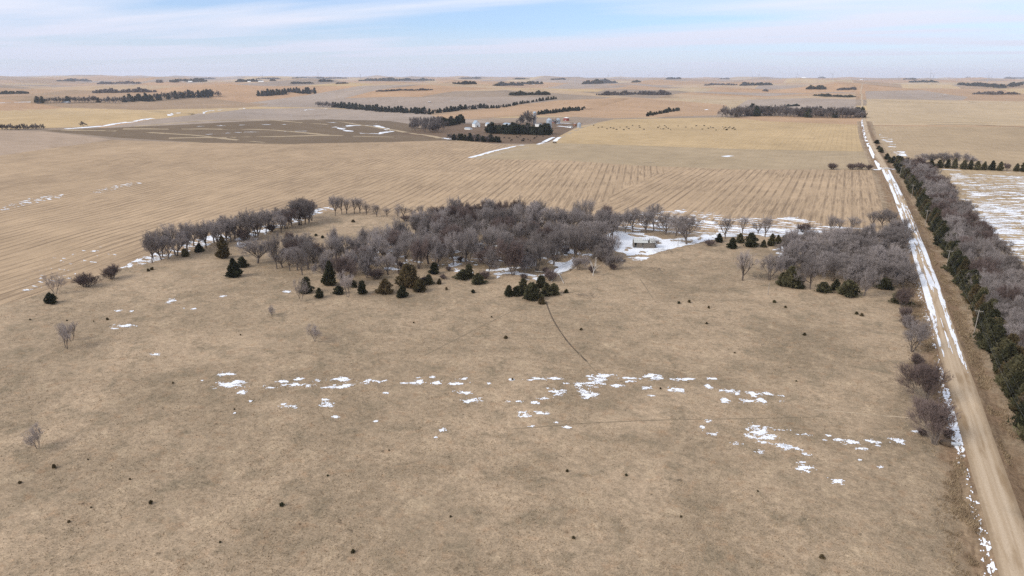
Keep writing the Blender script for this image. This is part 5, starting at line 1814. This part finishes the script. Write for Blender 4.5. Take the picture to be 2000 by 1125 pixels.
blade_me = bm_mesh('blade', blade_fn, M_turb)
tower_me = bm_mesh('tower', lambda bm: cone(bm, 3.0, 1.9, 92, (0, 0, -2), 12), M_turb)
nac_me = bm_mesh('nacelle', lambda bm: (box(bm, (0, 2.2, 0), (3.6, 10, 3.8)), bmesh.ops.create_uvsphere(bm, u_segments=10, v_segments=6, radius=1.9, matrix=Matrix.Translation((0, -3.6, 0)))), M_turb)
TURB = ((513, 16000), (622, 19000), (704, 18000), (1188, 17500), (1267, 18000), (1298, 19500), (1403, 14500), (1470, 15500), (1482, 17500), (1556, 18500), (1602, 16500), (1626, 14000), (1688, 16000), (1755, 17500), (1817, 14000), (1823, 16500), (1870, 18500), (1930, 15000), (1936, 17500))
for i, (px_, dist) in enumerate(TURB):
    d = rays(np.array([float(px_)]), np.array([150.0]))[0]
    d = d[:2] / np.hypot(*d[:2])
    x, y = d * dist * 0.74
    o = empty('wind_turbine', (x, y, float(height(x, y))), R(rnd.uniform(-30, 30)), 1.0)
    tag(o, 'faint white wind turbine on the horizon, %s from the left' % ORD[i], 'wind turbine',
        'turbines ' + ('left of the farm' if px_ < 1000 else 'between the farm and the far road' if px_ < 1650 else 'right of the far road'))
    obj('tower', tower_me, o)
    obj('nacelle', nac_me, o, (0, 0, 91))
    a0 = rnd.uniform(0, 120)
    for b in range(3):
        bl_ = obj('blade', blade_me, o, (0, -4, 91))
        bl_.rotation_euler = (0, R(a0 + b * 120), 0)

# ------------------------------------------------------------------ tall weeds along the ditches
def weeds():
    n = 22000
    g = np.random.default_rng(8)
    y = 95 + (g.random(n) ** 1.6) * 420
    side = np.where(g.random(n) < .5, -1, 1)
    u = side * (4.4 + np.abs(g.normal(0, 3.2, n)))
    ok = np.abs(u) < 13
    y, u = y[ok], u[ok]
    n = len(y)
    cl = fbm(u * .3, y * .12, 33, 3)
    keep = cl > .48
    y, u = y[keep], u[keep]
    x = road_x(y) + u
    z = height(x, y)
    Vs = []
    for k in range(5):
        a = g.uniform(0, 6.28, len(x))
        h = g.uniform(.25, .75, len(x))
        w = g.uniform(.04, .10, len(x))
        bx, by = x + g.normal(0, .25, len(x)), y + g.normal(0, .25, len(x))
        tx, ty = bx + g.normal(0, .22, len(x)), by + g.normal(0, .22, len(x))
        Vs.append(np.stack([np.column_stack([bx - np.cos(a) * w, by - np.sin(a) * w, z - .03]), np.column_stack([bx + np.cos(a) * w, by + np.sin(a) * w, z - .03]), np.column_stack([tx, ty, z + h])], 1))
    V = np.concatenate(Vs).reshape(-1, 3)
    tag(obj('grass', mesh_np('grass', V, np.arange(len(V)).reshape(-1, 3), tree_mat('dry_weeds', (0.16, 0.11, 0.07), (0.36, 0.27, 0.17), 0.3))), 'tall dry weeds in the ditches beside the road', 'grass', None, 'stuff')


weeds()


def pasture_tufts():
    """dead grass standing in clumps over the near pasture"""
    g = np.random.default_rng(18)
    n = 190000
    az, rr = np.radians(g.uniform(-85, 32, n)), 70 * (330 / 70) ** (g.random(n) ** 0.8)
    x, y = np.sin(az) * rr, np.cos(az) * rr
    ok = (fbm(x * .07, y * .07, 44, 4) + g.normal(0, .12, n) > .44) & (x < road_x(y) - 8)
    x, y = x[ok], y[ok]
    n = len(x)
    z = height(x, y)
    a, h, w = g.uniform(0, 6.28, n), g.uniform(.10, .38, n), g.uniform(.04, .13, n)
    tx, ty = x + g.normal(.05, .16, n), y + g.normal(0, .16, n)
    V = np.stack([np.column_stack([x - np.cos(a) * w, y - np.sin(a) * w, z - .02]), np.column_stack([x + np.cos(a) * w, y + np.sin(a) * w, z - .02]), np.column_stack([tx, ty, z + h])], 1).reshape(-1, 3)
    tag(obj('grass', mesh_np('grass', V, np.arange(len(V)).reshape(-1, 3), tree_mat('dead_grass', (0.255, 0.193, 0.124), (0.405, 0.308, 0.202), 0.5))), 'clumps of dead grass standing over the near pasture', 'grass', None, 'stuff')


pasture_tufts()

# ------------------------------------------------------------------ the air
hz = bpy.data.materials.new('haze')
hz.use_nodes = True
nt = hz.node_tree
nt.nodes.remove(nt.nodes['Principled BSDF'])
pv = nt.nodes.new('ShaderNodeVolumePrincipled')
pv.inputs['Color'].default_value = (0.80, 0.86, 1.0, 1)
pv.inputs['Density'].default_value = 3.4e-5
pv.inputs['Anisotropy'].default_value = 0.2
nt.links.new(pv.outputs[0], nt.nodes['Material Output'].inputs['Volume'])
bmh = bmesh.new()
box(bmh, (0, 0, 95), (72000, 72000, 310))
meh = bpy.data.meshes.new('haze')
bmh.to_mesh(meh)
bmh.free()
meh.materials.append(hz)
tag(obj('haze', meh), 'thin pale winter haze over the plain', 'haze', None, 'stuff')
